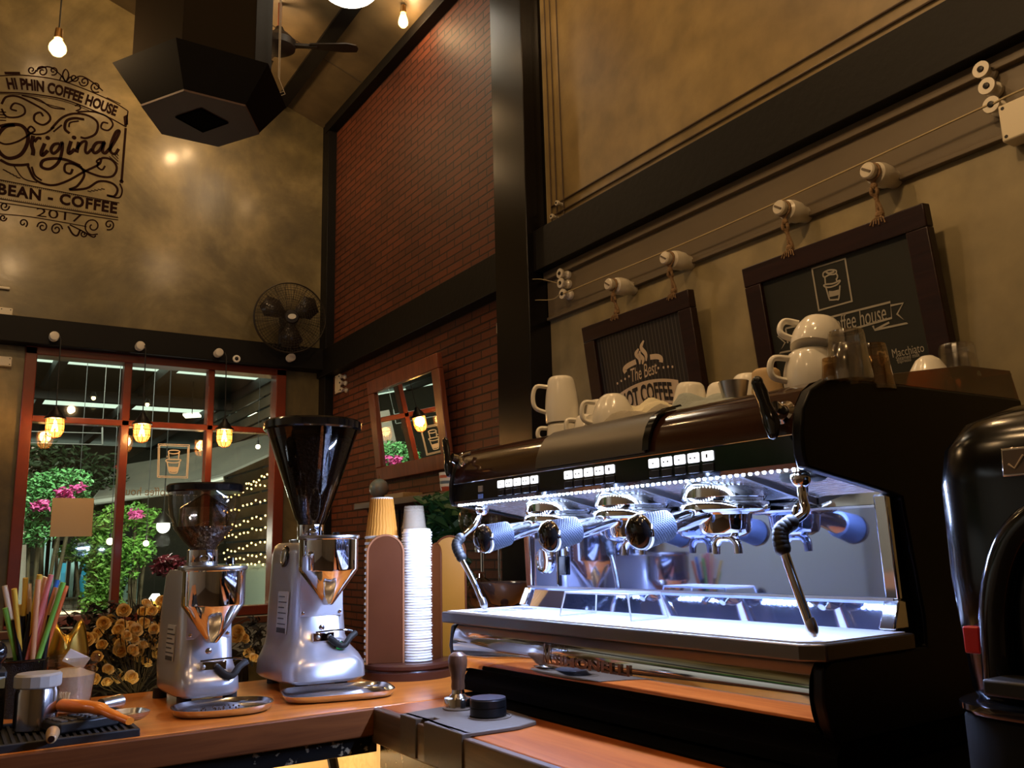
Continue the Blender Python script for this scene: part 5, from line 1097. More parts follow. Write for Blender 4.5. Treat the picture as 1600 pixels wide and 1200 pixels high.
# gold foil ears, plastic cup, brush, calculator, metal dish, wooden whisk
q = P(103, 1010, y=2.36); g_ = empty('foil_balloon', (q.x, 2.36, CT), label='shiny gold foil balloon with two rounded ears behind the plastic cup', cat='balloon')
m = MB(); rs = []
nI = 40
for j in range(13):
    t = -1 + 2*j/12; k = math.sqrt(max(0, 1 - t*t*.96))
    row = []
    for i in range(nI):
        a = 2*PI*i/nI; x_ = .048*math.cos(a); z0_ = .10 + .07*math.sin(a)
        ear = .030*(math.exp(-((x_-.030)/.014)**2) + math.exp(-((x_+.030)/.014)**2)) - .012*math.exp(-(x_/.016)**2)
        z1_ = z0_ + (ear*1.2 if math.sin(a) > 0 else 0); row.append((x_*k*1.05, .026*t, .10 + (z1_-.10)*(.35+.65*k)))
    rs.append(row)
m.loft(rs); m.build('foil_body', GOLD, g_, ang=80)
MB().lathe([(.03,0),(.03,.01),(.008,.02),(.008,.05)]).build('stand', GOLD, g_)
q = P(110, 1050, y=2.22); r = empty('plastic_cup', (q.x, 2.22, CT), label='clear plastic cup half filled with white sugar behind the brush', cat='cup')
MB().lathe([(.040,.004),(.042,.006),(.054,.100),(.058,.104),(.058,.113),(.060,.114),(.060,.119),(.058,.120)], seg=44, cap=False).build('cup_wall', mat_glass('frosted_clear', (.74,.66,.56), .10, .08), r)
MB().lathe([(.038,.005),(.0405,.007),(.050,.080),(.02,.094),(.001,.088)], seg=36).build('sugar', mat('sugar', (.88,.82,.72), .8, bump=.15, bs=120), r)
MB().box((.01,0,.112), (.05,.004,.03), rot=(.3,.5,.2)).build('paper_slip', RIM, r, bev=.001)
# calculator
q = P(125, 1128, z=ZM+.01); r = empty('calculator', (q.x, q.y, ZM), R_(18), label='black calculator lying on the bar mat under the brush', cat='calculator')
MB().box((0,0,.010), (.115,.085,.020)).build('case', mat('calc_black', (.02,.019,.018), .35), r, bev=.004)
for i in range(6):
    for j in range(4): MB().box((-.045+.018*i,-.030+.016*j,.0215), (.013,.010,.004)).build('key', mat('key_grey', (.09,.08,.07), .4) if (i, j) != (5, 0) else mat('key_red', (.5,.05,.04), .4), r, bev=.001)
q = P(185, 1128, z=ZM); r = empty('metal_dish', (q.x, q.y+.01, ZM), R_(10), label='small shallow steel dish at the right end of the bar mat', cat='dish')
MB().loft([[((.05+k)*sgn(math.cos(2*PI*i/36),.6), (.035+k)*sgn(math.sin(2*PI*i/36),.6), z) for i in range(36)] for k, z in ((-.008,0),(0,.004),(.006,.016),(.008,.016),(.004,.008),(-.006,.003))]).build('dish_body', STEEL, r)
q = P(100, 1108, z=ZM+.028); r = empty('counter_brush', (0,0,0), label='wooden counter brush with an orange handle lying across the calculator', cat='brush')
A_ = P(98, 1102, z=ZM+.040); B_ = P(150, 1106, z=ZM+.040); C2 = P(203, 1127, z=ZM+.024)
BRW = mat('orange_lacquered_wood', (.80,.22,.02), .3, coat=.4)
MB().tube([A_, (A_*2+B_)/3, B_, (B_+C2)/2, C2], [.016,.0165,.0150,.011,.009], 16, sub=6, flat=.75).build('handle', BRW, r)
hd = (A_-B_).normalized(); MB().tube([A_+hd*.0, A_+hd*.045], [.016,.021], 16, flat=.7).build('brush_head', mat('dark_brush_head', (.03,.02,.015), .5), r)
m = MB(); random.seed(5); sd = Vector((-hd.y, hd.x, 0))
for i in range(160):
    u = random.uniform(0,.045); v_ = random.uniform(-.016,.016); b0 = A_ + hd*u + sd*v_ ; m.tube([b0, b0 + Vector((random.uniform(-.004,.004), .006+random.uniform(-.004,.008), .018)) + sd*v_*.3 + Vector((0,.018,0))], .0008, 4)
tag(m.build('bristles', mat('tan_bristles', (.40,.28,.14), .8), r), kind='stuff')
q = P(82, 1128, z=ZM); r = empty('wooden_whisk_handle', (0,0,0), label='short turned pale wooden handle lying on the mat in front of the tin', cat='utensil')
a = P(80, 1155, z=ZM+.009); b = P(88, 1125, z=ZM+.013); d_ = (b-a).normalized(); L_ = .075
MB().lathe([(.006,0),(.0085,.002),(.0085,.018),(.0105,.026),(.0095,.032),(.0115,.042),(.0115,.060),(.008,L_)], a, 20, axis=d_).build('turned_handle', mat_wood('pale_turned_wood', (.45,.27,.12), (.62,.42,.22), 'Y'), r)
MB().lathe([(.0055,-.0006),(.001,-.0008)], a, 16, axis=d_).build('dark_end', DARKW, r)
q = P(172, 1105, z=ZM+.02); r = empty('steel_scoop', (q.x, q.y+.02, ZM+.012), R_(35), label='small steel scoop with black grip behind the brush handle', cat='scoop')
MB().cyl((-.02,0,.012),(.03,0,.012),.013,.015).build('scoop_barrel', STEEL, r); MB().tube([(-.02,0,.012),(-.06,.005,.016),(-.085,.01,.020)], .008, 12).build('grip', BLACKG, r)
q = P(2, 1090, y=2.05); r = empty('card_terminal', (q.x-.045, 2.06, ZM), label='black box with a pale blue label cut by the left edge', cat='box')
MB().box((0,0,.055), (.10,.09,.11)).build('case', RUBBER, r, bev=.004)
m = MB()
for i in range(9): m.box((.0,-.0455,.012+i*.006), (.09,.002,.002))
m.build('grille', BLACKM, r); MB().box((.034,-.0465,.088), (.026,.002,.022)).build('pale_label', mat('pale_blue_label', (.45,.55,.58), .5), r, bev=.001)
MB().sph((.03,0,.140), .020, 20, 12, (1,1,1.3)).cyl((.03,0,.108),(.03,0,.125),.012).build('round_knob', BLACKG, r)

# ------------------------------------------------------------------ rose arrangement behind the counter
tb = empty('side_table', (.27, 2.82, 0), label='dark side table behind the counter under the yellow roses', cat='table')
MB().box((0,0,.77), (.78,.50,.03)).build('table_top', BASEW, tb, bev=.003)
for sx in (-.34,.34):
    for sy in (-.2,.2): MB().box((sx,sy,.378), (.04,.04,.755)).build('leg', BASEW, tb)
vs_ = empty('flower_vase', (.50, 2.80, .785), label='dark vase holding the yellow roses behind the smaller grinder', cat='vase')
MB().lathe([(.05,0),(.07,.03),(.08,.08),(.06,.13),(.04,.15),(.045,.165),(.038,.163),(.035,.14)], cap=False).build('vase_body', mat('vase_dark', (.03,.02,.018), .25, coat=.4), vs_)
def petal_ring(m, n, rad, hgt, open_, zb, ph):
    for k in range(n):
        a0 = 2*PI*k/n + ph; pr_ = rad*(1 + .10*math.sin(k*2.4+ph*9)); w_ = 2.5*PI/n/2; vs = []
        for j in range(4):
            t = j/3
            for i in range(5):
                u = -1 + 2*i/4; a = a0 + u*w_*(1 if j < 3 else .8); rr = pr_*(.45 + .55*math.sin(t*PI*.66)/math.sin(PI*.5)) + open_*t*t
                vs.append((rr*math.cos(a), rr*math.sin(a), zb + hgt*t - .32*hgt*u*u*t*t))
        m.add(vs, [(j*5+i, j*5+i+1, (j+1)*5+i+1, (j+1)*5+i) for j in range(3) for i in range(4)])
ROSE = mat('yellow_rose_petal', (.93,.66,.20), .6, var=(1,.82,.42), vs=60)
m = MB(); petal_ring(m, 4, .0110, .0150, .001, .001, .3); petal_ring(m, 4, .0135, .0135, .0020, .0, 1.1); petal_ring(m, 5, .0150, .0115, .0050, -.001, .5); m.sph((0,0,-.001), .010, 10, 6, (1,1,.5)); mi_ = MB(); mi_.sph((0,0,.012), .0035, 10, 8, (1,1,1.6)); petal_ring(mi_, 3, .0040, .019, -.001, .004, 0); petal_ring(mi_, 3, .0072, .0175, -.0005, .003, .9); HEART = mat('rose_heart_amber', (.85,.52,.13), .6)
STEM = mat('rose_stem', (.06,.045,.02), .7); LEAF = mat('dark_leaf', (.020,.016,.010), .6)
rp = [(210,275),(275,250),(170,345),(250,315),(130,385),(75,405),(200,445),(280,465),(330,330),(420,300),(380,375),(520,280),(440,405),(510,450),(580,435),(640,360),(600,385),(560,365),(430,490),(330,480),(400,560),(240,575),(485,550),(540,590),(160,535),(120,635),(240,640),(310,685),(420,700),(240,740),(140,715),(635,525),(370,175),(540,125),(515,185),(590,180),(640,200),(670,110),(680,170),(630,300),(660,260),(490,495),(300,400),(350,440),(455,330),(350,290),(610,320),(1255,335),(1250,378),(1300,392),(1355,495),(1382,550)]
rmesh = None; random.seed(21); neck = Vector((.50, 2.80, .93))
for i, (zx, zy) in enumerate(rp):
    px, py = 120+zx/5, 920+zy/5; yy = 2.72 + random.uniform(-.10,.12); c = P(px, py, y=yy)
    e = empty('yellow_rose', c); k = random.uniform(.80,1.08)
    tocam = (CAM - c).normalized(); dirn = (tocam*random.uniform(.5,1.1) + Vector((random.uniform(-.5,.5), 0, random.uniform(.1,.9)))).normalized()
    q = Vector((0,0,1)).rotation_difference(dirn)
    if rmesh is None: bl = m.build('blossom', ROSE, e, ang=180); rmesh = bl; hm = mi_.build('rose_heart', HEART, e, ang=180); he = hm
    else: bl = rmesh.copy(); COL.objects.link(bl); bl.parent = e; he = hm.copy(); COL.objects.link(he); he.parent = e
    bl.rotation_mode = 'QUATERNION'; bl.rotation_quaternion = q; bl.scale = (k,k,k); he.rotation_mode = 'QUATERNION'; he.rotation_quaternion = q; he.scale = (k,k,k)
    d = neck - c; base = c - dirn*.004
    MB().tube([(-dirn*.004), d*.25 + Vector((0,0,-.01)), d*.6 + Vector((random.uniform(-.01,.01),0,0)), d], .0016, 5, sub=3).build('stem', STEM, e)
    right = zx > 1200
    tag(e, 'yellow rose between the two grinders, right of the main bunch' if right else 'yellow rose in the full bunch left of the smaller grinder', 'flower', 'yellow roses right of the smaller grinder' if right else 'yellow roses in the main bunch')
def leaf_cloud(mb, c, r3, n, size, seed, up=0):
    random.seed(seed)
    for i in range(n):
        while True:
            p = Vector((random.uniform(-1,1), random.uniform(-1,1), random.uniform(-1,1)))
            if p.length < 1: break
        p = Vector((c[0]+p.x*r3[0], c[1]+p.y*r3[1], c[2]+p.z*r3[2])); a = Euler((random.uniform(-1,1)+up, random.uniform(-1,1), random.uniform(0,2*PI))).to_matrix(); s = size*random.uniform(.6,1.3)
        vs = [p + a @ Vector(v) for v in ((0,-s,0),(s*.42,-s*.2,s*.12),(s*.3,s*.5,s*.05),(0,s,-s*.15),(-s*.3,s*.5,s*.05),(-s*.42,-s*.2,s*.12),(0,0,-s*.05))]
        mb.add(vs, [(0,1,6),(1,2,6),(2,3,6),(3,4,6),(4,5,6),(5,0,6)])
m = MB(); c = P(190, 1010, y=2.80); leaf_cloud(m, c, (.22,.07,.13), 900, .016, 3); c = P(395, 1000, y=2.8); leaf_cloud(m, c, (.05,.04,.07), 120, .014, 4)
random.seed(8)
for i in range(40): a = neck + Vector((random.uniform(-.35,.3), random.uniform(-.1,.1), random.uniform(.0,.33))); m.tube([neck, (neck+a)/2 + Vector((0,0,.03)), a], .0014, 4, sub=2)
tag(m.build('rose_foliage', LEAF), 'dark twiggy leaves among the yellow roses', 'foliage', kind='stuff')
# chairs behind
def chair(loc, rz, label, m_, slat):
    r = empty('cafe_chair', loc, rz, label=label, cat='chair')
    MB().box((0,0,.45), (.42,.42,.03)).build('seat', m_, r, bev=.01)
    for sx in (-.18,.18):
        MB().box((sx,-.18,.218), (.035,.035,.436)).build('leg', m_, r, bev=.003); MB().tube([(sx,.18,0),(sx,.18,.45),(sx,.22,.86)], .018, 8).build('leg', m_, r)
    if slat: MB().box((0,.225,.84), (.40,.022,.07)).build('top_rail', m_, r, bev=.004); [MB().box((x,.205,.64), (.03,.015,.34)).build('slat', m_, r) for x in (-.1,-.03,.03,.1)]
    else: MB().prism([(.21*sgn(math.cos(2*PI*i/28),.7), .80+.15*sgn(math.sin(2*PI*i/28),.7)) for i in range(28)], .20, .235, 'XZ', smooth=False).build('backrest', m_, r, bev=.008)
    return r
CHD = mat('dark_chair', (.012,.008,.006), .4); CHP = mat('pale_chair_wood', (.30,.22,.12), .5)
q = P(85, 990, y=3.6); chair((q.x-.05, 3.65, 0), 0, 'dark round backed chair behind the gold foil balloon', CHD, False)
q = P(350, 975, y=3.6); chair((q.x, 3.75, 0), 0, 'dark round backed chair seen between the two grinders', CHD, False)
q = P(150, 975, y=3.6); chair((q.x+.24, 4.2, 0), R_(8), 'dark round backed chair behind the yellow roses', CHD, False)
q = P(392, 1035, y=3.0); chair((q.x+.09, 2.98, .0), R_(-6), 'pale wooden slatted chair low between the two grinders', CHP, True)

# ------------------------------------------------------------------ coffee syphon, bowl and plant behind the machine
q = P(747, 812, y=2.36); r = empty('coffee_syphon', (q.x, 2.36, CT), label='glass syphon coffee brewer behind the left steam wand', cat='coffee maker')
hz = q.z - CT
GLS = mat_glass('syphon_glass', (.78,.74,.68), .10, .03)
MB().lathe([(.012,-.075),(.02,-.066),(.045,-.048),(.062,-.015),(.062,.015),(.045,.048),(.03,.06),(.03,.075)], (0,0,hz), 40, cap=False).build('glass_globe', GLS, r)
MB().lathe([(.0115,-.10),(.0115,-.07),(.009,-.06)], (0,0,hz)).build('neck_collar', STEEL, r)
MB().tube([(.012,0,hz-.09),(.012,0,hz-.16)], .005, 8).build('tube', CHROME, r); MB().lathe([(.02,0),(.045,.02),(.055,.05),(.045,.08),(.02,.098),(.018,.11)], (0,0,hz-.275), 32, cap=False).build('lower_bulb', GLS, r)
MB().cyl((.075,0,0),(.075,0,hz-.02),.004).box((.035,0,hz-.082), (.10,.006,.006)).build('stand_rod', CHROME, r)
MB().lathe([(.075,0),(.075,.008),(.07,.012)], (.03,0,0), 36).build('base', DSTEEL, r)
q = P(788, 925, y=2.15); r = empty('glass_bowl', (q.x, 2.15, CT), label='dark glossy bowl behind the machine beside the syphon', cat='bowl')
bz = q.z - CT
MB().lathe([(.04,0),(.045,.01),(.02,.03),(.02,bz-.04),(.045,bz-.03),(.082,bz+.02),(.085,bz+.028),(.080,bz+.026),(.04,bz-.022),(.001,bz-.026)], seg=40, cap=False).build('bowl', mat('bowl_dark', (.03,.018,.014), .12, coat=.6), r)
q = P(703, 812, y=2.9); r = empty('potted_plant', (q.x-.01, 2.9, 0), label='dark green leafy plant behind the mustard panel and syphon', cat='plant')
m = MB(); leaf_cloud(m, (-.04,0,q.z), (.11,.12,.10), 240, .04, 6); leaf_cloud(m, (-.02,0,q.z-.22), (.12,.10,.16), 200, .035, 7); m.build('leaves', mat('leaf_green_dark', (.02,.07,.018), .45), r)
MB().tube([(0,0,.9),(.01,0,q.z-.05)], .01, 8).tube([(0,0,.9),(-.04,0,q.z-.25)], .008, 8).build('stems', STEM, r); MB().lathe([(.09,.0),(.10,.85),(.11,.9),(.09,.9)], seg=30).build('pot', mat('pot_dark', (.03,.025,.02), .5), r)

# ------------------------------------------------------------------ left of the frame: pale partition and hedge planter (seen in the chrome), lit by an added cool tube lamp
o = MB().box((-3.1,4.55,.85), (2.4,.08,1.7)).build('partition', mat('pale_grey_partition', (.70,.74,.72), .5), bev=.004); tag(o, 'pale grey partition reflected in the machine splash back', 'partition')
r = empty('planter_hedge', (-3.1, 4.55, 1.70), label='green hedge planter on top of the pale partition', cat='plant')
MB().box((0,0,.05), (2.3,.16,.10)).build('trough', CHD, r); m = MB(); leaf_cloud(m, (0,0,.24), (1.15,.12,.17), 1500, .04, 31); m.build('leaves', mat('leaf_green_bright', (.04,.14,.025), .6), r)
r = empty('fill_tube_lamp', (-3.0, 3.5, 3.0), label='added cool white tube lamp, unseen, lighting the pale partition', cat='lamp')
MB().cyl((-.6,0,0),(.6,0,0),.016).build('tube', mat('tube_cool', (1,1,1), .4, emit=(.85,.95,1), es=6), r); MB().box((0,0,.03), (1.25,.06,.03)).build('fitting', RIM, r)
for sx in (-.5,.5): MB().cyl((sx,0,.04),(sx,0,ceil_z(-1.0)-1.15+.10-3.0+.45),.003,seg=6).build('cord', BLACKM, r)
area('fill_tube_light', (-3.0, 3.5, 2.96), (R_(35),0,0), 1.2, .05, 22, (.86,.95,1))

# ------------------------------------------------------------------ outside the window
struct(MB().box((1, 10.2, -.15), (16, 9.9, .1)).build('floor.001', mat('street_paving', (.10,.10,.09), .6, var=(.14,.14,.12), vs=3)), 'paved terrace outside')
DK = mat('outer_dark_roof', (.020,.018,.014), .6, var=(.035,.03,.02), vs=2)
r = empty('terrace_roof', (1, 5.2, 2.9), label='dark terrace roof outside with pale skylight strips', cat='roof')
m = MB()
for y0, y1 in ((5.15,7.6),(7.9,9.7),(10.1,13.5)): m.box((0,(y0+y1)/2-5.2,.03), (13,y1-y0,.008))
m.build('roof_sheets', DK, r)
m = MB()
for x_ in (-4,-3,-2,-1.15,-.35,.45,1.3,2.2,3.2): m.box((x_,3.9,-.04), (.07,7.6,.09))
m.build('rafters', BLACKM, r)
for y_ in (6.0, 8.6): MB().box((0,y_-5.2,-.11), (13,.08,.10)).build('purlin', BLACKM, r)
for px, py, t in ((146,624,'left'),(230,634,'middle'),(327,634,'right')):
    q = P(px, py, y=7.6); e = empty('roof_spotlight', q, label=f'tiny {t} roof spotlight seen through the upper window panes', cat='spotlight')
    MB().lathe([(.03,.02),(.02,.04),(.012,.06)], seg=16).build('housing', IRON, e); MB().sph((0,0,.01), .016, 12, 8).build('lit_lens', mat('lens_warm', (1,.8,.5), .4, emit=(1,.74,.35), es=7), e); lamp('spot_glow', q + Vector((0,0,-.06)), .8, (1,.72,.36), .03)
for px, py, t in ((300,649,'small bright'),(411,649,'long bright')):
    q = P(px, py, y=8.2); o = MB().box((0,0,0), (.14 if t[0] == 's' else .34,.10,.02), rot=(.4,-.12 if t[0] == 's' else .08,0)).build('panel_light', mat('panel_lit', (1,.95,.85), .4, emit=(1,.90,.70), es=2.2)); MB().cyl((0,0,.008),(0,0,2.93-q.z),.004,seg=6).build('rod', IRON, o); o.location = q; tag(o, f'{t} ceiling panel light beyond the upper window panes', 'light')
r = empty('fill_lamp', (.55,5.32,2.78), label='added fill lamp out of view above the window, brightening the plants', cat='fill_lamp')  # added lamp, hidden above the window, brightens the plants outside
MB().box((0,0,.02), (.5,.10,.05), rot=(.9,0,0)).build('housing', IRON, r); MB().box((0,0,.10), (.03,.03,.07)).build('bracket', IRON, r)
area('fill_lamp_beam', (.55,5.36,2.75), (R_(58),0,0), .45, .07, 75, (.95,1,.84))
# far facades
struct(MB().box((1, 13.0, 1.4), (18,.3,2.9)).build('wall_back.001', mat('far_facade', (.030,.024,.016), .8, var=(.055,.04,.025), vs=1.2)), 'dark facade across the street')
o = MB().box((.15, 8.4, .8), (.9,.25,3.0)).build('garden_wall', mat('weathered_pink_wall', (.60,.42,.34), .85, var=(.42,.38,.33), vs=5)); tag(o, 'weathered pink garden wall at the far left of the window', 'wall')
def shutter(px0, px1, py0, y, label, m_, slats=True):
    a = P(px0, py0, y=y); b = P(px1, py0, y=y); wd = b.x - a.x; h = a.z; r = empty('shutter', ((a.x+b.x)/2, y, 0), label=label, cat='shutter')
    for sx in (-1,1): MB().box((sx*(wd/2-.02),0,h/2), (.04,.04,h)).build('stile', m_, r)
    m = MB().box((0,0,h-.03), (wd,.04,.06)); 
    for i in range(int((h-.2)/.07)): m.box((0,0,h-.12-i*.07), (wd-.06,.012,.055), rot=(.5,0,0))
    m.build('louvres', m_, r); return r
TEAL = mat('pale_teal_paint', (.36,.62,.64), .5, var=(.46,.70,.72), vs=8); BLUE = mat('bright_blue_paint', (.04,.42,.70), .4)
shutter(72, 83, 822, 8.0, 'narrow pale teal shutter at the left of the garden', TEAL); shutter(82, 98, 845, 7.9, 'wide grey teal shutter beside the blue door', TEAL)
a = P(90, 880, y=8.1); r = empty('blue_door', (a.x+.10, 8.1, 0), label='bright blue panelled door half hidden by leaves', cat='door'); MB().box((0,0,a.z/2), (.24,.04,a.z)).build('door_leaf', BLUE, r)
for zz in (a.z-.25, a.z-.75): MB().box((0,-.025,zz), (.16,.01,.34)).build('panel', mat('blue_panel', (.03,.33,.58), .4), r, bev=.004)
shutter(105, 114, 865, 7.8, 'pale teal shutter just right of the blue door', TEAL); shutter(113, 127, 850, 7.75, 'pale slatted shutter behind the main climbing plant', TEAL); shutter(191, 216, 880, 7.6, 'pale teal shutter right of the window mullion', TEAL)
q = P(92, 935, y=7.4); r = empty('stone_planter', (q.x, 7.4, -.1), label='grey brick planter at the foot of the shutters', cat='planter'); 
m = bpy.data.materials.new('grey_brick'); m.use_nodes = True; nt = m.node_tree; p = nt.nodes['Principled BSDF']; b_ = nt.nodes.new('ShaderNodeTexBrick'); b_.inputs['Scale'].default_value = 9; b_.inputs['Color1'].default_value = (.30,.27,.22,1); b_.inputs['Color2'].default_value = (.22,.20,.16,1); b_.inputs['Mortar'].default_value = (.07,.06,.05,1)
mp = nt.nodes.new('ShaderNodeMapping'); mp.inputs['Rotation'].default_value = (R_(90),0,0); tc = nt.nodes.new('ShaderNodeTexCoord'); nt.links.new(tc.outputs['Object'], mp.inputs[0]); nt.links.new(mp.outputs[0], b_.inputs[0]); nt.links.new(b_.outputs[0], p.inputs[0])
MB().box((0,0,(q.z+.1)/2), (.42,.3,q.z+.1)).build('brick_box', m, r)
# climbing plants
G1 = mat('leaf_vine', (.08,.20,.03), .5, var=(.20,.38,.07), vs=7); G2 = mat('leaf_vine_cool', (.05,.17,.05), .5, var=(.14,.36,.13), vs=7); G3 = mat('leaf_canopy_dark', (.018,.035,.012), .6); G4 = mat('leaf_lime', (.15,.33,.05), .5, var=(.09,.24,.04), vs=6); PK = mat('bougainvillea_pink', (.55,.08,.28), .5)
def plant(name, label, blobs, m_, y, size, seed, stem_to=None, flowers=(), cat='climbing plant'):
    """blobs: (px, py, rx px, rz px, leaf count) at depth y"""
    r = empty(name, (P(blobs[0][0], blobs[0][1], y=y).x, y, -.1), label=label, cat=cat); O = Vector(r.location); m = MB(); k_ = y/1150
    for i, (px, py, rx, rz, n) in enumerate(blobs):
        c = P(px, py, y=y) - O; leaf_cloud(m, c, (rx*k_, .14, rz*k_), n, size, seed+i)
    m.build('leaves', m_, r); s = MB()
    for px, py, rx, rz, n in blobs: c = P(px, py, y=y) - O; s.tube([(0,.05,0),(c.x*.4,.03,c.z*.5),c], .012, 6, sub=3)
    s.build('stems', STEM, r)
    for fx_, fy in flowers:
        f = MB(); c = P(fx_, fy, y=y-.15) - O; leaf_cloud(f, c, (.055,.05,.035), 46, .022, seed+40+int(fx_)); f.build('blossoms', PK, r)
    return r
plant('bougainvillea', 'leafy bougainvillea with pink flowers at the upper left of the window', [(66,775,32,28,900),(105,750,30,14,460),(46,800,18,40,620),(60,835,20,16,200),(118,775,18,14,220)], G2, 6.6, .021, 50, flowers=((100,770),(104,775),(121,762),(60,791),(66,789)))
plant('climbing_vine', 'dense green climbing plant filling the lower part of the middle left pane', [(155,858,34,24,1300),(118,862,20,12,300),(165,900,24,40,1300),(158,940,26,26,900),(140,815,18,14,200),(178,820,18,26,450)], G1, 7.0, .021, 60)
plant('climbing_vine', 'looser green vine right of the window mullion', [(215,860,22,20,460),(232,815,22,18,340),(203,895,10,12,80),(212,800,18,12,220)], G4, 6.9, .022, 75, flowers=((211,801),(214,804)))
plant('tree_canopy', 'dark overhanging tree leaves above the pink flowers', [(100,725,70,22,420),(160,760,34,30,260),(60,715,40,20,220),(190,790,24,30,300)], G3, 7.6, .035, 80, cat='tree')
plant('flower_bush', 'dark red flowering bush in a pot outside behind the smaller grinder', [(265,885,20,14,260)], mat('dark_red_leaves', (.10,.008,.015), .5), 6.3, .03, 90, cat='plant')
o = MB().box((.9, 9.5, 1.0), (1.9,.12,3.2)).build('lit_cream_wall', mat('cream_far_wall', (.62,.55,.38), .7)); o.location = (-3.6,-1.2,0); tag(o, 'cream wall outside, reflected in the wall mirror', 'wall')
# awning
r = empty('awning', (0,0,0), label='pale grey sloping awning outside the right hand panes', cat='awning')
pts = [P(147,781,y=7.4), P(262,766,y=7.1), P(350,744,y=6.9), P(446,702,y=6.6), P(446,676,y=7.4), P(300,712,y=7.9), P(185,731,y=8.1)]
m = MB(); m.add(pts + [p_ + Vector((0,0,.02)) for p_ in pts], [tuple(range(7)), tuple(reversed(range(7,14)))] + [(i,(i+1)%7,7+(i+1)%7,7+i) for i in range(7)], False); m.build('canvas', mat('awning_canvas', (.17,.16,.13), .7, var=(.11,.105,.09), vs=2), r)
MB().tube([P(149,785,y=7.38), P(262,770,y=7.08), P(350,748,y=6.88)], .022, 10).build('front_bar', mat('bar_grey', (.45,.44,.40), .4, .3), r)
MB().tube([P(185,731,y=8.1), P(147,781,y=7.4)], .015, 8).build('side_arm', mat('bar_grey2', (.35,.34,.3), .4, .3), r)
MB().sph(P(184,734,y=8.0), .04, 14, 8).build('red_joint', mat('joint_red', (.35,.03,.02), .4), r)
# slatted side wall with strings of lights
XS = 2.25
r = empty('slatted_screen', (XS+.05, 7.4, 0), label='dark slatted terrace screen hung with fairy lights', cat='screen')
m = MB()
for i in range(15): m.box((0,0,1.30+i*.105), (.02,4.2,.085))
m.build('slats', mat('slat_brown', (.05,.035,.02), .6, var=(.09,.06,.035), vs=4), r)
for y_ in (-2,-.9,.2,1.3): MB().box((.02,y_,1.5), (.05,.06,3.0)).build('post', IRON, r)
MB().box((-.01,0,.63), (.04,4.2,1.26)).build('lower_panel', mat('pale_green_panel', (.40,.46,.38), .6), r)
rows = [(352,445,(735,690)),(350,445,(778,742)),(350,445,(800,768)),(352,445,(823,795)),(352,445,(838,816)),(350,445,(862,836)),(352,445,(873,862)),(385,445,(757,728)),(360,445,(884,876))]
FB = mat('fairy_bulb', (1,.8,.4), .4, emit=(1,.62,.20), es=7); CB = mat('fairy_cable', (.05,.045,.03), .6); fb0 = None
ordn = ['uppermost', 'second', 'third', 'fourth', 'fifth', 'sixth', 'seventh', 'short upper', 'lowest']
for k, (x0, x1, (ya, yb)) in enumerate(rows):
    a = P(x0, ya, x=XS-.02); b = P(x1, yb, x=XS-.02); r = empty('fairy_light_string', a, label=f'{ordn[k]} fairy light string on the slatted screen outside', cat='string lights'); n = 15; pts = []
    for i in range(n):
        t = i/(n-1); q = a + (b-a)*t - a + Vector((0,0,-.018*math.sin(PI*t*2.0)**2 + .012*math.sin(i*2.3+k))); pts.append(q)
    MB().tube(pts, .003, 5).build('cable', CB, r)
    for i, q in enumerate(pts):
        if fb0 is None: fb0 = MB().sph((0,0,0), .0085, 8, 6).build('fairy_bulb', FB, r, loc=q)
        else: c = fb0.copy(); COL.objects.link(c); c.parent = r; c.location = q
lamp('fairy_glow', (1.8, 7.2, 1.7), 3, (1,.68,.3), .3)
# small lamps outside
q = P(255, 822, y=6.4); r = empty('garden_lantern', q, label='white glowing lantern outside above the red bush', cat='lantern')
MB().sph((0,0,0), .045, 20, 12, (1,1,1.05)).build('lit_globe', mat('globe_white_lit', (1,1,1), .4, emit=(1,.95,.82), es=4), r); MB().lathe([(.07,.02),(.055,.05),(.02,.085),(.01,.10)], seg=24).build('hood', IRON, r); MB().cyl((0,0,.09),(0,0,2.91-q.z),.004,seg=6).build('cord', BLACKM, r)
lamp('lantern_light', q - Vector((0,.0,.10)), 7, (1,.93,.8), .05)
for px, py, s_, t in ((124,757,.018,'white bulb just left of the awning corner'),(172,846,.024,'warm bulb glowing through the vine left of the mullion'),(181,851,.018,'smaller warm bulb glowing beside the brighter one in the vine'),(228,849,.02,'warm bulb right of the window mullion'),(403,698,.018,'white bulb above the fairy lights near the tall hopper')):
    q = P(px, py, y=6.55); r = empty('garden_bulb', q, label=t, cat='light bulb'); MB().sph((0,0,0), s_, 14, 10).build('lit_glass', mat('garden_bulb_lit', (1,.9,.6), .4, emit=(1,.80,.45), es=6), r); MB().cyl((0,0,s_*.8),(0,0,s_+.03),.008).build('socket', IRON, r); MB().cyl((0,0,s_+.02),(0,0,2.91-q.z),.0025,seg=5).build('cord', BLACKM, r)
q = P(243, 933, y=5.6); r = empty('table_lantern', (q.x, 5.6, 0), label='small table lamp with white shade and yellow glass outside', cat='lamp'); MB().lathe([(.045,q.z-.02),(.02,q.z+.02)], seg=20).build('white_shade', mat('shade_lit', (1,1,.95), .4, emit=(1,.95,.85), es=2), r)
MB().cyl((0,0,q.z-.14),(0,0,q.z-.02),.028).build('yellow_glass', mat('yellow_glass_lit', (.9,.6,.1), .3, emit=(1,.65,.12), es=.8), r); MB().box((0,0,q.z-.16), (.5,.4,.03)).build('stand_top', CHD, r); MB().cyl((0,0,0),(0,0,q.z-.17),.03).build('stand_leg', CHD, r)
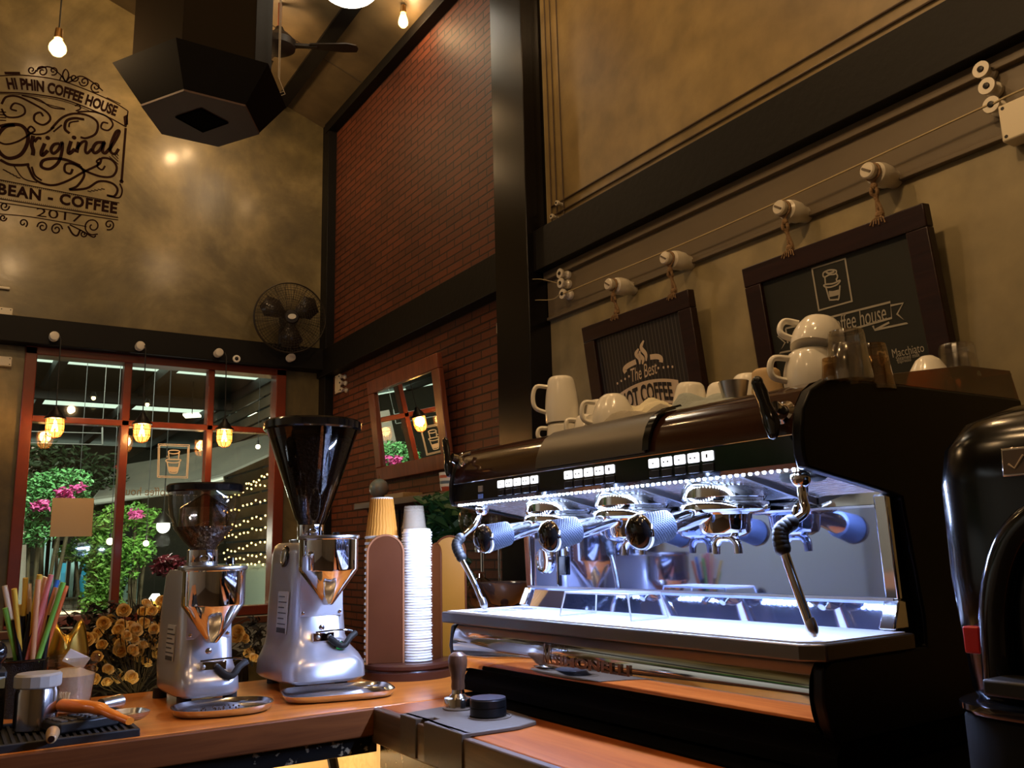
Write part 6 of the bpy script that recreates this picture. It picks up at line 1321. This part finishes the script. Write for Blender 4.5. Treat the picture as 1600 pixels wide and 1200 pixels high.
# white rail rack outside, upper left pane
m = MB(); 
for py in (672, 690): m.tube([P(44,py+2,y=6.0), P(160,py+5,y=6.0)], .003, 6)
m.tube([P(160,668,y=6.0), P(160,694,y=6.0)], .006, 6); m.tube([P(160,668,y=6.0), Vector((P(160,668,y=6.0).x, 6.0, 2.91))], .0015, 6); tag(m.build('white_rack', mat('rack_white', (.05,.05,.045), .5)), 'thin white rack rails outside the upper left pane', 'rack')
# daylight between the buildings, from over the far roofs

# decals and paper on the glass
gy = YW - .006
def g2(px, py): q = P(px, py, y=fy+.008); return (q.x, q.z)
DW = mat('window_decal_white', (.55,.52,.46), .6)
m = MB(); F3 = lambda u, v: (u, fy+.0085, v)
zz = lambda x, y: g2(240 + x/4.614, 660 + y/4.614)
for loop in ([(35,155),(258,162),(245,402),(28,395)], [(44,166),(249,173),(236,392),(38,386)]): stroke(m, [zz(*p_) for p_ in loop], .006, F3, sub=0, closed=True)
for ln, cl in (([(105,212),(120,202),(150,200),(180,204),(188,212),(175,222),(145,226),(118,222)], True), ([(108,222),(112,262)], False), ([(184,222),(180,262)], False), ([(100,240),(96,252)], False), ([(90,272),(110,266),(190,268),(195,276),(170,290),(120,290),(92,282)], True), ([(98,288),(112,355),(130,366),(160,366),(172,355),(188,288)], False)):
    stroke(m, [zz(*p_) for p_ in ln], .006, F3, sub=3, closed=cl)
m.add([F3(*zz(*p_)) for p_ in ((106,318),(176,322),(170,352),(158,358),(128,358),(114,350))], [(0,1,2,3,4,5)], False)
o = m.build('window_decal', DW); tag(o, 'white coffee cup outline sticker on the middle window pane', 'sticker')
m = MB(); c = g2(250, 768); put_text(m, 'Hi Phin coffee house', .08, lambda x, y: F3(c[0]-x, c[1]+y), fit=(.44,.045)); o = m.build('window_lettering', mat('decal_grey', (.20,.19,.15), .6)); tag(o, 'faint mirrored lettering on the glass under the cup sticker', 'lettering')
a = g2(82,778); b = g2(143,838)
o = MB().box(((a[0]+b[0])/2, fy-.001+.004, (a[1]+b[1])/2), (b[0]-a[0],.001,a[1]-b[1])).build('paper_sheet', mat('kraft_paper', (.42,.34,.24), .8)); tag(o, 'brown paper sheet stuck on the left window pane', 'paper')

bpy.context.view_layer.update()
